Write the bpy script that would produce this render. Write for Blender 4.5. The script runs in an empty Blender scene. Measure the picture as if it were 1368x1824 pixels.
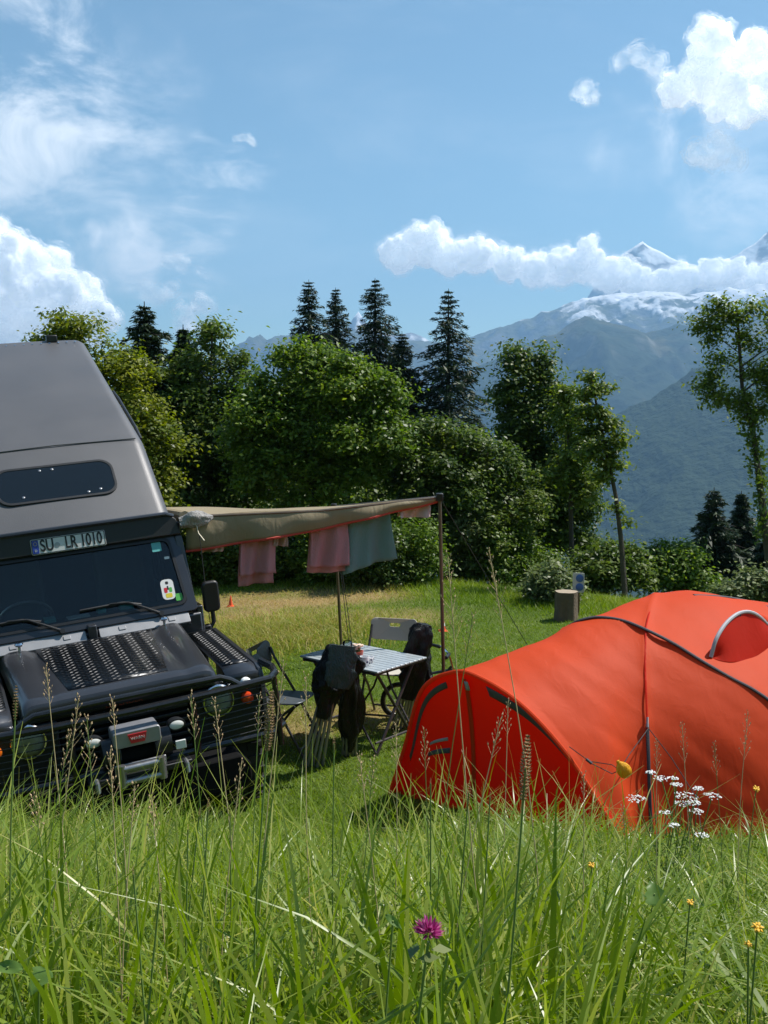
import bpy, math, random
import numpy as np
from mathutils import Vector, Matrix

random.seed(7)
rng = np.random.default_rng(7)
scene = bpy.context.scene
COL = scene.collection
R = math.radians

# ------------------------------------------------------------------ camera
PITCH = R(5.5)
F = 1773.0                       # focal length in photograph pixels (1368 x 1824)
cam = bpy.data.cameras.new('camera')
cam.sensor_fit = 'VERTICAL'
cam.sensor_height = 36.0
cam.lens = 35.0
cam.clip_start = 0.05
cam.clip_end = 90000
camo = bpy.data.objects.new('camera', cam)
COL.objects.link(camo)
camo.location = (0, 0, 0)
camo.rotation_euler = (math.pi / 2 - PITCH, 0, 0)
scene.camera = camo

# ------------------------------------------------------------------ light
SUN_EL, SUN_AZ = R(57), R(67)    # azimuth clockwise from +Y
SUN = Vector((math.cos(SUN_EL) * math.sin(SUN_AZ), math.cos(SUN_EL) * math.cos(SUN_AZ), math.sin(SUN_EL)))
sun = bpy.data.lights.new('sun', 'SUN')
sun.energy = 4.6
sun.angle = R(0.5)
sun.color = (1.0, 0.955, 0.88)
suno = bpy.data.objects.new('sun', sun)
COL.objects.link(suno)
suno.rotation_euler = SUN.to_track_quat('Z', 'Y').to_euler()

SKY = 0.09
world = bpy.data.worlds.new('World')
scene.world = world
world.use_nodes = True
wt = world.node_tree
wn, wl = wt.nodes, wt.links
bg = wn['Background']
bg.inputs[1].default_value = SKY
sky = wn.new('ShaderNodeTexSky')
sky.sky_type = 'NISHITA'
sky.sun_disc = False
sky.sun_elevation = SUN_EL
sky.sun_rotation = SUN_AZ
sky.altitude = 1100
sky.air_density = 1.0
sky.dust_density = 0.3
sky.ozone_density = 1.0


def px_dir(px, py):
    u, v = (px - 684) / F, (py - 912) / F
    d = Vector((u, math.cos(PITCH) - v * math.sin(PITCH), -math.sin(PITCH) - v * math.cos(PITCH)))
    return d


def pt(px, py, Y):
    """the point on the ray of a photograph pixel that lies Y metres in front of the camera"""
    d = px_dir(px, py)
    return d * (Y / d.y)


def cirrus(prev, centre, inner, outer, scale, rot, lo, hi, amount):
    """a patch of thin high cloud round a direction of the sky"""
    tc = wn.new('ShaderNodeTexCoord')
    c = px_dir(*centre).normalized()
    dot = wn.new('ShaderNodeVectorMath'); dot.operation = 'DOT_PRODUCT'
    wl.new(tc.outputs['Generated'], dot.inputs[0]); dot.inputs[1].default_value = c
    # ragged border: push the mask with a noise
    nb = wn.new('ShaderNodeTexNoise'); nb.inputs['Scale'].default_value = 7; nb.inputs['Detail'].default_value = 4
    wl.new(tc.outputs['Generated'], nb.inputs['Vector'])
    ad = wn.new('ShaderNodeMath'); ad.operation = 'MULTIPLY_ADD'
    wl.new(nb.outputs['Fac'], ad.inputs[0]); ad.inputs[1].default_value = 0.035
    wl.new(dot.outputs['Value'], ad.inputs[2])
    m = wn.new('ShaderNodeMapRange'); m.interpolation_type = 'SMOOTHSTEP'
    m.inputs[1].default_value = math.cos(outer) + .0175; m.inputs[2].default_value = math.cos(inner) + .0175
    wl.new(ad.outputs[0], m.inputs[0])
    mp = wn.new('ShaderNodeMapping'); mp.inputs['Rotation'].default_value = (0, rot, 0)
    mp.inputs['Scale'].default_value = scale
    wl.new(tc.outputs['Generated'], mp.inputs[0])
    no = wn.new('ShaderNodeTexNoise'); no.inputs['Scale'].default_value = 1; no.inputs['Detail'].default_value = 9
    no.inputs['Roughness'].default_value = 0.62; no.inputs['Distortion'].default_value = 0.6
    wl.new(mp.outputs[0], no.inputs['Vector'])
    r2 = wn.new('ShaderNodeMapRange'); r2.interpolation_type = 'SMOOTHSTEP'
    r2.inputs[1].default_value = lo; r2.inputs[2].default_value = hi
    wl.new(no.outputs['Fac'], r2.inputs[0])
    mu = wn.new('ShaderNodeMath'); mu.operation = 'MULTIPLY'
    wl.new(m.outputs[0], mu.inputs[0]); wl.new(r2.outputs[0], mu.inputs[1])
    mu2 = wn.new('ShaderNodeMath'); mu2.operation = 'MULTIPLY'; mu2.inputs[1].default_value = amount
    wl.new(mu.outputs[0], mu2.inputs[0])
    mix = wn.new('ShaderNodeMix'); mix.data_type = 'RGBA'
    wl.new(mu2.outputs[0], mix.inputs['Factor'])
    wl.new(prev, mix.inputs['A'])
    mix.inputs['B'].default_value = (0.86 / SKY, 0.9 / SKY, 0.93 / SKY, 1)
    return mix.outputs['Result']


tone = wn.new('ShaderNodeMix'); tone.data_type = 'RGBA'; tone.blend_type = 'MULTIPLY'; tone.inputs['Factor'].default_value = 1
wl.new(sky.outputs[0], tone.inputs['A']); tone.inputs['B'].default_value = (.93, 1.10, 1.0, 1)
out = tone.outputs['Result']
out = cirrus(out, (700, 300), R(60), R(120), (3.2, 3, 9), R(25), .44, .95, .22)      # thin veil over the whole sky
out = cirrus(out, (60, 210), R(2), R(9.5), (9, 6, 16), R(32), .36, .66, .9)
out = cirrus(out, (110, 330), R(1), R(4.6), (11, 8, 18), R(-15), .38, .62, .85)
out = cirrus(out, (330, 360), R(1), R(5.0), (8, 5, 30), R(-14), .42, .72, .55)
out = cirrus(out, (1300, 250), R(1), R(6), (12, 8, 12), R(40), .38, .75, .6)
wl.new(out, bg.inputs[0])

vs = scene.view_settings
vs.view_transform = 'Standard'
vs.look = 'None'
vs.gamma = 1.0
vs.use_curve_mapping = False
vs.exposure = 0.66
scene.render.engine = 'CYCLES'
cy = scene.cycles
cy.use_denoising = True
cy.max_bounces = 8
cy.diffuse_bounces = 3
cy.glossy_bounces = 3
cy.transmission_bounces = 4
cy.transparent_max_bounces = 64
cy.volume_bounces = 0
cy.caustics_reflective = False
cy.caustics_refractive = False


# ------------------------------------------------------------------ helpers
def vnoise(x, y, z, seed=0):
    """3-D value noise, 0..1"""
    xi, yi, zi = np.floor(x).astype(np.int64), np.floor(y).astype(np.int64), np.floor(z).astype(np.int64)
    fx, fy, fz = x - xi, y - yi, z - zi
    fx, fy, fz = [t * t * t * (t * (t * 6 - 15) + 10) for t in (fx, fy, fz)]

    def h(a, b, c):
        n = (a * 374761393 + b * 668265263 + c * 1274126177 + seed * 974711) & 0xFFFFFFFF
        n = ((n ^ (n >> 13)) * 1103515245) & 0xFFFFFFFF
        n = ((n ^ (n >> 16)) * 2246822519) & 0xFFFFFFFF
        return ((n ^ (n >> 15)) & 0xFFFFFF) / float(0xFFFFFF)
    r = 0
    for i in (0, 1):
        for j in (0, 1):
            for k in (0, 1):
                w = (fx if i else 1 - fx) * (fy if j else 1 - fy) * (fz if k else 1 - fz)
                r = r + w * h(xi + i, yi + j, zi + k)
    return r


def fbm(x, y, z, octaves=5, seed=0, ridged=False):
    r, a, t = 0, 1.0, 0
    for o in range(octaves):
        n = vnoise(x, y, z, seed + o * 17)
        if ridged:
            n = 1 - np.abs(2 * n - 1)
        r = r + a * n; t += a
        x, y, z, a = x * 2.03 + 11.3, y * 2.03 + 5.7, z * 2.03 + 3.1, a * .5
    return r / t


def tag(o, label=None, cat=None, group=None, kind=None):
    if label: o['label'] = label
    if cat: o['category'] = cat
    if group: o['group'] = group
    if kind: o['kind'] = kind
    return o


def empty(name, loc=(0, 0, 0), rz=0.0):
    o = bpy.data.objects.new(name, None)
    o.empty_display_size = .1
    COL.objects.link(o)
    o.location = loc
    o.rotation_euler = (0, 0, rz)
    return o


class MB:
    """collects shapes; build() links them as ONE mesh object"""
    def __init__(self):
        self.v, self.f = [], []

    def add(self, vs_, fs_):
        b = len(self.v)
        self.v += [tuple(p) for p in vs_]
        self.f += [tuple(i + b for i in f) for f in fs_]
        return self

    def box(self, x0, x1, y0, y1, z0, z1, M=None):
        p = [(x, y, z) for z in (z0, z1) for y in (y0, y1) for x in (x0, x1)]
        if M is not None: p = [M @ Vector(q) for q in p]
        return self.add(p, [(0, 2, 3, 1), (4, 5, 7, 6), (0, 1, 5, 4), (2, 6, 7, 3), (0, 4, 6, 2), (1, 3, 7, 5)])

    def tube(self, path, r, n=8, cap=True, flat=1.0, up=None):
        P = [Vector(p) for p in path]
        k = len(P)
        rr = list(r) if hasattr(r, '__len__') else [r] * k
        T = [(P[min(i + 1, k - 1)] - P[max(i - 1, 0)]).normalized() for i in range(k)]
        a = Vector(up) if up is not None else (Vector((0, 0, 1)) if abs(T[0].z) < .9 else Vector((1, 0, 0)))
        vs_, fs_ = [], []
        for i in range(k):
            a = (a - T[i] * a.dot(T[i]))
            a = a.normalized() if a.length > 1e-6 else T[i].orthogonal().normalized()
            b = T[i].cross(a)
            for j in range(n):
                t = 2 * math.pi * j / n
                vs_.append(P[i] + a * (math.cos(t) * rr[i] * flat) + b * (math.sin(t) * rr[i]))
        for i in range(k - 1):
            for j in range(n):
                j2 = (j + 1) % n
                fs_.append((i * n + j, i * n + j2, (i + 1) * n + j2, (i + 1) * n + j))
        if cap:
            fs_.append(tuple(range(n - 1, -1, -1)))
            fs_.append(tuple((k - 1) * n + j for j in range(n)))
        return self.add(vs_, fs_)

    def lathe(self, prof, n=16, M=None, sx=1.0, sy=1.0):
        """profile of (radius, height) turned about z"""
        vs_, fs_ = [], []
        for r, z in prof:
            for j in range(n):
                t = 2 * math.pi * j / n
                q = Vector((math.cos(t) * r * sx, math.sin(t) * r * sy, z))
                vs_.append(M @ q if M is not None else q)
        k = len(prof)
        for i in range(k - 1):
            for j in range(n):
                j2 = (j + 1) % n
                fs_.append((i * n + j, i * n + j2, (i + 1) * n + j2, (i + 1) * n + j))
        fs_.append(tuple(range(n - 1, -1, -1)))
        fs_.append(tuple((k - 1) * n + j for j in range(n)))
        return self.add(vs_, fs_)

    def prism(self, poly, a, b, fn):
        """polygon in 2-D extruded from a to b; fn(p, q, t) makes the 3-D point"""
        n = len(poly)
        vs_ = [fn(p, q, a) for p, q in poly] + [fn(p, q, b) for p, q in poly]
        fs_ = [tuple(range(n - 1, -1, -1)), tuple(range(n, 2 * n))]
        fs_ += [(i, (i + 1) % n, n + (i + 1) % n, n + i) for i in range(n)]
        return self.add(vs_, fs_)

    def grid(self, P):
        """P[i][j] points"""
        h, w = len(P), len(P[0])
        return self.add([p for row in P for p in row],
                        [(i * w + j, i * w + j + 1, (i + 1) * w + j + 1, (i + 1) * w + j) for i in range(h - 1) for j in range(w - 1)])

    def build(self, name, m, parent=None, bevel=0, smooth=True, angle=35, solid=0, sub=0, off=-1):
        me = bpy.data.meshes.new(name)
        me.from_pydata([tuple(p) for p in self.v], [], self.f)
        me.materials.append(m)
        if smooth:
            me.polygons.foreach_set('use_smooth', [True] * len(me.polygons))
            if angle < 180: me.set_sharp_from_angle(angle=R(angle))
        me.update()
        o = bpy.data.objects.new(name, me)
        COL.objects.link(o)
        if parent is not None: o.parent = parent
        if solid:
            s = o.modifiers.new('solid', 'SOLIDIFY'); s.thickness = solid; s.offset = off
        if sub:
            s = o.modifiers.new('sub', 'SUBSURF'); s.levels = sub; s.render_levels = sub
        if bevel:
            b = o.modifiers.new('bevel', 'BEVEL'); b.width = bevel; b.segments = 2; b.limit_method = 'ANGLE'
            b.angle_limit = R(40); b.harden_normals = False
        return o


def np_mesh(name, V, Fc, m, parent=None, attrs=None, smooth=False):
    """large mesh from arrays; Fc is (n, 3) or (n, 4)"""
    me = bpy.data.meshes.new(name)
    n, k = Fc.shape
    me.vertices.add(len(V)); me.vertices.foreach_set('co', np.ascontiguousarray(V, dtype=np.float32).ravel())
    me.loops.add(n * k); me.loops.foreach_set('vertex_index', np.ascontiguousarray(Fc, dtype=np.int32).ravel())
    me.polygons.add(n)
    me.polygons.foreach_set('loop_start', np.arange(0, n * k, k, dtype=np.int32))
    if smooth: me.polygons.foreach_set('use_smooth', np.ones(n, dtype=bool))
    for an, av in (attrs or {}).items():
        at = me.attributes.new(an, 'FLOAT', 'POINT')
        at.data.foreach_set('value', np.ascontiguousarray(av, dtype=np.float32))
    me.materials.append(m)
    me.update(calc_edges=True)
    o = bpy.data.objects.new(name, me)
    COL.objects.link(o)
    if parent is not None: o.parent = parent
    return o


def grid_faces(h, w):
    i, j = np.meshgrid(np.arange(h - 1), np.arange(w - 1), indexing='ij')
    a = (i * w + j).ravel()
    return np.stack([a, a + 1, a + w + 1, a + w], 1)


def new_mat(name):
    m = bpy.data.materials.new(name)
    m.use_nodes = True
    return m, m.node_tree.nodes, m.node_tree.links, m.node_tree.nodes['Principled BSDF']


def mat(name, col, rough=.5, metal=0.0, var=.12, scale=12, bump=0.0, bscale=None, spec=.5, coat=0.0, rvar=.1, alpha_col=None):
    """a plain surface with its own grain: colour and roughness vary with a noise"""
    m, n, l, b = new_mat(name)
    tc = n.new('ShaderNodeTexCoord')
    no = n.new('ShaderNodeTexNoise'); no.inputs['Scale'].default_value = scale; no.inputs['Detail'].default_value = 6
    l.new(tc.outputs['Object'], no.inputs['Vector'])
    mx = n.new('ShaderNodeMix'); mx.data_type = 'RGBA'
    l.new(no.outputs['Fac'], mx.inputs['Factor'])
    c2 = alpha_col
    mx.inputs['A'].default_value = tuple(max(0, c * (1 - var)) for c in col) + (1,)
    mx.inputs['B'].default_value = (tuple(c2) if c2 else tuple(min(1, c * (1 + var)) for c in col)) + (1,)
    l.new(mx.outputs['Result'], b.inputs['Base Color'])
    mr = n.new('ShaderNodeMapRange'); mr.inputs[3].default_value = max(.02, rough - rvar); mr.inputs[4].default_value = min(1, rough + rvar)
    l.new(no.outputs['Fac'], mr.inputs[0]); l.new(mr.outputs[0], b.inputs['Roughness'])
    b.inputs['Metallic'].default_value = metal
    b.inputs['Specular IOR Level'].default_value = spec
    b.inputs['Coat Weight'].default_value = coat
    b.inputs['Coat Roughness'].default_value = .08
    if bump:
        nb = n.new('ShaderNodeTexNoise'); nb.inputs['Scale'].default_value = bscale or scale * 6; nb.inputs['Detail'].default_value = 4
        l.new(tc.outputs['Object'], nb.inputs['Vector'])
        bp = n.new('ShaderNodeBump'); bp.inputs['Strength'].default_value = bump; bp.inputs['Distance'].default_value = .01
        l.new(nb.outputs['Fac'], bp.inputs['Height']); l.new(bp.outputs[0], b.inputs['Normal'])
    return m


def leaf_mat(name, dark, mid, light, trans=.35, rough=.45, spec=.35):
    """leaves and blades: 'tint' on the mesh picks the colour, light shines through"""
    m, n, l, b = new_mat(name)
    at = n.new('ShaderNodeAttribute'); at.attribute_name = 'tint'
    cr = n.new('ShaderNodeValToRGB')
    e = cr.color_ramp.elements
    e[0].position = 0; e[0].color = dark + (1,)
    e[1].position = 1; e[1].color = light + (1,)
    k = e.new(.5); k.color = mid + (1,)
    l.new(at.outputs['Fac'], cr.inputs[0])
    l.new(cr.outputs[0], b.inputs['Base Color'])
    b.inputs['Roughness'].default_value = rough
    b.inputs['Specular IOR Level'].default_value = spec
    tr = n.new('ShaderNodeBsdfTranslucent')
    hs = n.new('ShaderNodeHueSaturation'); hs.inputs['Saturation'].default_value = 1.1; hs.inputs['Value'].default_value = 1.25
    l.new(cr.outputs[0], hs.inputs['Color']); l.new(hs.outputs[0], tr.inputs[0])
    ms = n.new('ShaderNodeMixShader'); ms.inputs[0].default_value = trans
    l.new(b.outputs[0], ms.inputs[1]); l.new(tr.outputs[0], ms.inputs[2])
    l.new(ms.outputs[0], n['Material Output'].inputs[0])
    return m


# ------------------------------------------------------------------ ground
def smax(a, b, k):
    h = np.clip(.5 + .5 * (a - b) / k, 0, 1)
    return b * (1 - h) + a * h + k * h * (1 - h)


def lawn_edge(x):
    return np.clip(14.9 - .62 * x, 10.8, 18.5)


def G(x, y):
    """height of the ground: a steep meadow, a mown terrace, then the drop to the valley"""
    x = np.asarray(x, dtype=float); y = np.asarray(y, dtype=float)
    slope = -.65 - .336 * y
    terr = np.full_like(slope, -2.62) + .06 * np.clip(x + .3, -3.2, 0)
    z = smax(slope, terr, .35)
    s = np.maximum(y - lawn_edge(x), 0)
    drop = .42 * (np.sqrt(s * s + 64) - 8)
    z = z - np.minimum(drop, 690 + 0 * drop)
    z = np.minimum(z, 60)
    near = np.clip(1 - np.abs(y - 9) / 14, 0, 1)
    z = z + (fbm(x * 1.1, y * 1.1, 0 * x, 3, 5) - .5) * .07 * near
    return z


def Gz(x, y):
    return float(G(np.array([x]), np.array([y]))[0])


def axis(lo, hi, step, far, g=1.22):
    a = list(np.arange(lo, hi + 1e-6, step))
    s = step
    while a[-1] < far: s *= g; a.append(a[-1] + s)
    s = step
    while a[0] > -far: s *= g; a.insert(0, a[0] - s)
    return np.clip(np.array(a), -far, far)


def ground_material():
    m, n, l, b = new_mat('mown_grass_ground')
    geo = n.new('ShaderNodeNewGeometry')
    n1 = n.new('ShaderNodeTexNoise'); n1.inputs['Scale'].default_value = 1.6; n1.inputs['Detail'].default_value = 8
    n2 = n.new('ShaderNodeTexNoise'); n2.inputs['Scale'].default_value = 26; n2.inputs['Detail'].default_value = 6
    for k in (n1, n2): l.new(geo.outputs['Position'], k.inputs['Vector'])
    at = n.new('ShaderNodeAttribute'); at.attribute_name = 'dry'
    g = n.new('ShaderNodeMix'); g.data_type = 'RGBA'
    g.inputs['A'].default_value = (.045, .085, .012, 1); g.inputs['B'].default_value = (.10, .14, .03, 1)
    l.new(n2.outputs['Fac'], g.inputs['Factor'])
    d = n.new('ShaderNodeMix'); d.data_type = 'RGBA'
    d.inputs['A'].default_value = (.20, .13, .055, 1); d.inputs['B'].default_value = (.32, .24, .11, 1)
    l.new(n2.outputs['Fac'], d.inputs['Factor'])
    ad = n.new('ShaderNodeMath'); ad.operation = 'MULTIPLY_ADD'; ad.inputs[1].default_value = .5
    l.new(n1.outputs['Fac'], ad.inputs[0])
    sb = n.new('ShaderNodeMath'); sb.operation = 'SUBTRACT'; sb.inputs[1].default_value = .25
    l.new(at.outputs['Fac'], sb.inputs[0]); l.new(sb.outputs[0], ad.inputs[2])
    mx = n.new('ShaderNodeMix'); mx.data_type = 'RGBA'
    l.new(ad.outputs[0], mx.inputs['Factor']); l.new(g.outputs['Result'], mx.inputs['A']); l.new(d.outputs['Result'], mx.inputs['B'])
    l.new(mx.outputs['Result'], b.inputs['Base Color'])
    b.inputs['Roughness'].default_value = .95; b.inputs['Specular IOR Level'].default_value = .1
    bp = n.new('ShaderNodeBump'); bp.inputs['Strength'].default_value = .7; bp.inputs['Distance'].default_value = .03
    l.new(n2.outputs['Fac'], bp.inputs['Height']); l.new(bp.outputs[0], b.inputs['Normal'])
    return m


def gpt(px, py, Y0=9.0):
    """where the ray of a pixel meets the ground"""
    d = px_dir(px, py); d = d / d.y
    lo, hi = .5, 40.0
    for _ in range(50):
        mid = (lo + hi) / 2
        if d.z * mid > Gz(d.x * mid, mid): lo = mid
        else: hi = mid
    return Vector((d.x * lo, lo, Gz(d.x * lo, lo)))


DRY = [(gpt(500, 1070), 1.75, .95), (gpt(590, 1062), 1.3, .7), (gpt(690, 1098), .8, .6), (gpt(610, 1280), 1.0, .45), (gpt(510, 1300), .5, .4),
       (gpt(440, 1100), 1.2, .8)]


def dryness(x, y):
    r = np.zeros_like(x)
    for c, rx, ry in DRY:
        q = ((x - c.x) / rx) ** 2 + ((y - c.y) / ry) ** 2
        r = np.maximum(r, np.exp(-q * q))
    n = fbm(x * 1.7, y * 1.7, 0 * x, 4, 9)
    return np.clip(r * (.35 + 1.1 * n), 0, 1)


gx, gy = axis(-7, 7, .14, 8700), axis(-1.5, 19, .14, 8400)
gy = np.concatenate([gy[gy > -330], []])
XX, YY = np.meshgrid(gx, gy)
ZZ = G(XX, YY)
ground = np_mesh('ground', np.stack([XX, YY, ZZ], -1).reshape(-1, 3), grid_faces(len(gy), len(gx)), ground_material(),
                 attrs={'dry': dryness(XX.ravel(), YY.ravel())}, smooth=True)
tag(ground, kind='structure')


# ------------------------------------------------------------------ mountains
def mountain_material(name, forest, grass, rock, snow_h, snow_amt, tilt=0.0, tree_scale=.06, rock_slope=(.55, .8), forest_h=(300, 500), bscale=.02, bdist=25):
    m, n, l, b = new_mat(name)
    geo = n.new('ShaderNodeNewGeometry')
    sep = n.new('ShaderNodeSeparateXYZ'); l.new(geo.outputs['Position'], sep.inputs[0])
    sn = n.new('ShaderNodeSeparateXYZ'); l.new(geo.outputs['Normal'], sn.inputs[0])
    big = n.new('ShaderNodeTexNoise'); big.inputs['Scale'].default_value = .0035; big.inputs['Detail'].default_value = 9
    big.inputs['Roughness'].default_value = .62
    fine = n.new('ShaderNodeTexNoise'); fine.inputs['Scale'].default_value = bscale; fine.inputs['Detail'].default_value = 7
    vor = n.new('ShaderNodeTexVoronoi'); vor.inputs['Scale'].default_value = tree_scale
    for k in (big, fine, vor): l.new(geo.outputs['Position'], k.inputs['Vector'])

    def mrange(src, a, c, o0=0., o1=1.):
        q = n.new('ShaderNodeMapRange'); q.interpolation_type = 'SMOOTHSTEP'
        for i, v in enumerate((a, c, o0, o1)): q.inputs[i + 1].default_value = v
        l.new(src, q.inputs[0]); return q.outputs[0]

    def mixc(f, A, B):
        q = n.new('ShaderNodeMix'); q.data_type = 'RGBA'
        l.new(f, q.inputs['Factor'])
        for s, v in (('A', A), ('B', B)):
            if isinstance(v, tuple): q.inputs[s].default_value = v + (1,)
            else: l.new(v, q.inputs[s])
        return q.outputs['Result']

    def math_(op, a, c):
        q = n.new('ShaderNodeMath'); q.operation = op
        for i, v in enumerate((a, c)):
            if isinstance(v, (int, float)): q.inputs[i].default_value = v
            else: l.new(v, q.inputs[i])
        return q.outputs[0]
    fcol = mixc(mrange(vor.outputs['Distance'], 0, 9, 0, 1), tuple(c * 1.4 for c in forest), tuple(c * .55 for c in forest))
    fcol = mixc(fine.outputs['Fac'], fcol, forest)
    hz = math_('ADD', sep.outputs['Z'], math_('MULTIPLY', math_('SUBTRACT', big.outputs['Fac'], .5), 900))
    base = mixc(mrange(hz, forest_h[0], forest_h[1]), fcol, mixc(fine.outputs['Fac'], tuple(c * .7 for c in grass), tuple(c * 1.3 for c in grass)))
    # clearings in the wood
    base = mixc(mrange(big.outputs['Fac'], .58, .66, 0, .5), base, grass)
    steep = math_('ADD', sn.outputs['Z'], math_('MULTIPLY', math_('SUBTRACT', fine.outputs['Fac'], .5), .5))
    rockm = math_('MULTIPLY', mrange(steep, rock_slope[0], rock_slope[1], 1, 0), mrange(hz, forest_h[0] - 200, forest_h[1]))
    base = mixc(rockm, base, mixc(fine.outputs['Fac'], tuple(c * .55 for c in rock), tuple(c * 1.35 for c in rock)))
    if snow_amt > 0:
        hz = math_('ADD', hz, math_('MULTIPLY', sep.outputs['X'], tilt))
        sh = mrange(math_('ADD', hz, math_('MULTIPLY', math_('SUBTRACT', fine.outputs['Fac'], .5), 700)), snow_h - 90, snow_h + 90)
        ss = mrange(math_('ADD', sn.outputs['Z'], math_('MULTIPLY', math_('SUBTRACT', fine.outputs['Fac'], .5), 1.1)), .56, .70)
        base = mixc(math_('MULTIPLY', math_('MULTIPLY', sh, ss), snow_amt), base, (.84, .86, .9))
    l.new(base, b.inputs['Base Color'])
    b.inputs['Roughness'].default_value = .9; b.inputs['Specular IOR Level'].default_value = .05
    bp = n.new('ShaderNodeBump'); bp.inputs['Strength'].default_value = .9; bp.inputs['Distance'].default_value = bdist
    l.new(fine.outputs['Fac'], bp.inputs['Height'])
    l.new(bp.outputs[0], b.inputs['Normal'])
    return m


def mountain(name, sil, D, w, zb, material, amp, nscale, jag, nx=420, ny=150, seed=1, power=.85, back=.5, rough_front=0, rough_k=.03):
    """a range whose skyline follows measured points; spurs and gullies come from ridged noise"""
    s = [pt(a, b_, D) for a, b_ in sil]
    sx, sz = np.array([p.x for p in s]), np.array([p.z for p in s])
    x = np.linspace(sx[0], sx[-1], nx)
    ridge = np.interp(x, sx, sz)
    ridge += (fbm(x * nscale * 6, 0 * x, 0 * x + seed, 5, seed, True) - .62) * jag
    t = np.concatenate([np.linspace(0, 1, ny), 1 + np.linspace(0, 1, 26)[1:]])
    X, T = np.meshgrid(x, t)
    Rg = np.broadcast_to(ridge, X.shape)
    front = np.minimum(T, 1)
    Y = D - w * (1 - T) * 1.0
    Y = np.where(T > 1, D + (T - 1) * w * back, Y)
    Z = zb + (Rg - zb) * front ** power
    Z = np.where(T > 1, Rg - np.maximum(T - 1, 0) ** 1.1 * (Rg - zb), Z)
    n = fbm(X * nscale, Y * nscale * .7, 0 * X, 7, seed + 3, True) - .55
    env = np.clip((1 - front) * 6, 0, 1) * np.clip(front * 3, 0.15, 1)
    env = np.where(T > 1, np.clip((T - 1) * 6, 0, 1), env)
    Z = Z + np.minimum(n, .03) * amp * env
    if rough_front:
        Z = Z + (fbm(X * rough_k, Y * rough_k, 0 * X, 4, seed + 8, rough_k < .02) - .5) * rough_front * (1 if rough_k > .02 else np.clip((1 - front) * 12, .15, 1))
    # narrower near the camera so that the mesh stays inside the view and a good step beyond it
    Xo = X * (.35 + .65 * np.clip(Y / D, 0, 1.2)) if False else X
    o = np_mesh(name, np.stack([Xo, Y, Z], -1).reshape(-1, 3), grid_faces(len(t), nx), material, smooth=True)
    tag(o, kind='structure')
    return o


GREENF = (.022, .042, .018)
m_hill = mountain_material('wooded_hill', (.024, .038, .020), (.060, .072, .034), (.2, .19, .17), 9999, 0, tree_scale=.06, forest_h=(900, 1200), bscale=.05, bdist=22)
m_mid = mountain_material('alp_slopes', (.024, .036, .02), (.115, .105, .050), (.22, .21, .19), 9999, 0, tree_scale=.05, forest_h=(330, 560), bscale=.012, bdist=26)
m_snow = mountain_material('snowy_rock', (.03, .045, .025), (.09, .095, .05), (.17, .18, .19), 840, 1.0, tilt=.04, forest_h=(200, 420), bscale=.008, bdist=45)
m_peak = mountain_material('high_snow_peak', (.05, .06, .05), (.16, .16, .16), (.22, .22, .23), 1000, 1.0, forest_h=(100, 300), bscale=.004, bdist=60)

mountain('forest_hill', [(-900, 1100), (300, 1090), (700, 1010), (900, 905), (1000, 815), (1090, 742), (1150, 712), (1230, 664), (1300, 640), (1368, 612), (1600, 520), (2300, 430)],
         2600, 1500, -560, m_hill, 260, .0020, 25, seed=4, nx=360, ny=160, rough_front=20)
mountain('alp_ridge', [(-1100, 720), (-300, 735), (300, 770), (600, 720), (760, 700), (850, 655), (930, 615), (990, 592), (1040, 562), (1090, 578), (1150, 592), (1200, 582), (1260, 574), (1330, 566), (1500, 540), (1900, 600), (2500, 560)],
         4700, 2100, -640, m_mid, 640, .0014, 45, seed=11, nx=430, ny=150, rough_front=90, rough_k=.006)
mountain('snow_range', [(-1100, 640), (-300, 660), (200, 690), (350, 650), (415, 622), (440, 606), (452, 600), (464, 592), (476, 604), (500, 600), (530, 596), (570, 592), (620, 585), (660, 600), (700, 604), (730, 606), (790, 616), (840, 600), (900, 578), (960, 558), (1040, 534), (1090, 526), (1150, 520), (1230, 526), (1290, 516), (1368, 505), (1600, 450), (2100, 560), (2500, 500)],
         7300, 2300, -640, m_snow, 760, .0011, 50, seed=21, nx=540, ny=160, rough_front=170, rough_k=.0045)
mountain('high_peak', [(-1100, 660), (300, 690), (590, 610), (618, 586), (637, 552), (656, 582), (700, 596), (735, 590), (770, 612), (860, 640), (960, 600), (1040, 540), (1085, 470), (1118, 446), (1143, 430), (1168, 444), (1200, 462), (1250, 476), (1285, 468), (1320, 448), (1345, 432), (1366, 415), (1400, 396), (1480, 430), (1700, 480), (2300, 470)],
         11500, 2200, -640, m_peak, 600, .0010, 40, seed=31, nx=400, ny=80)


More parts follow.
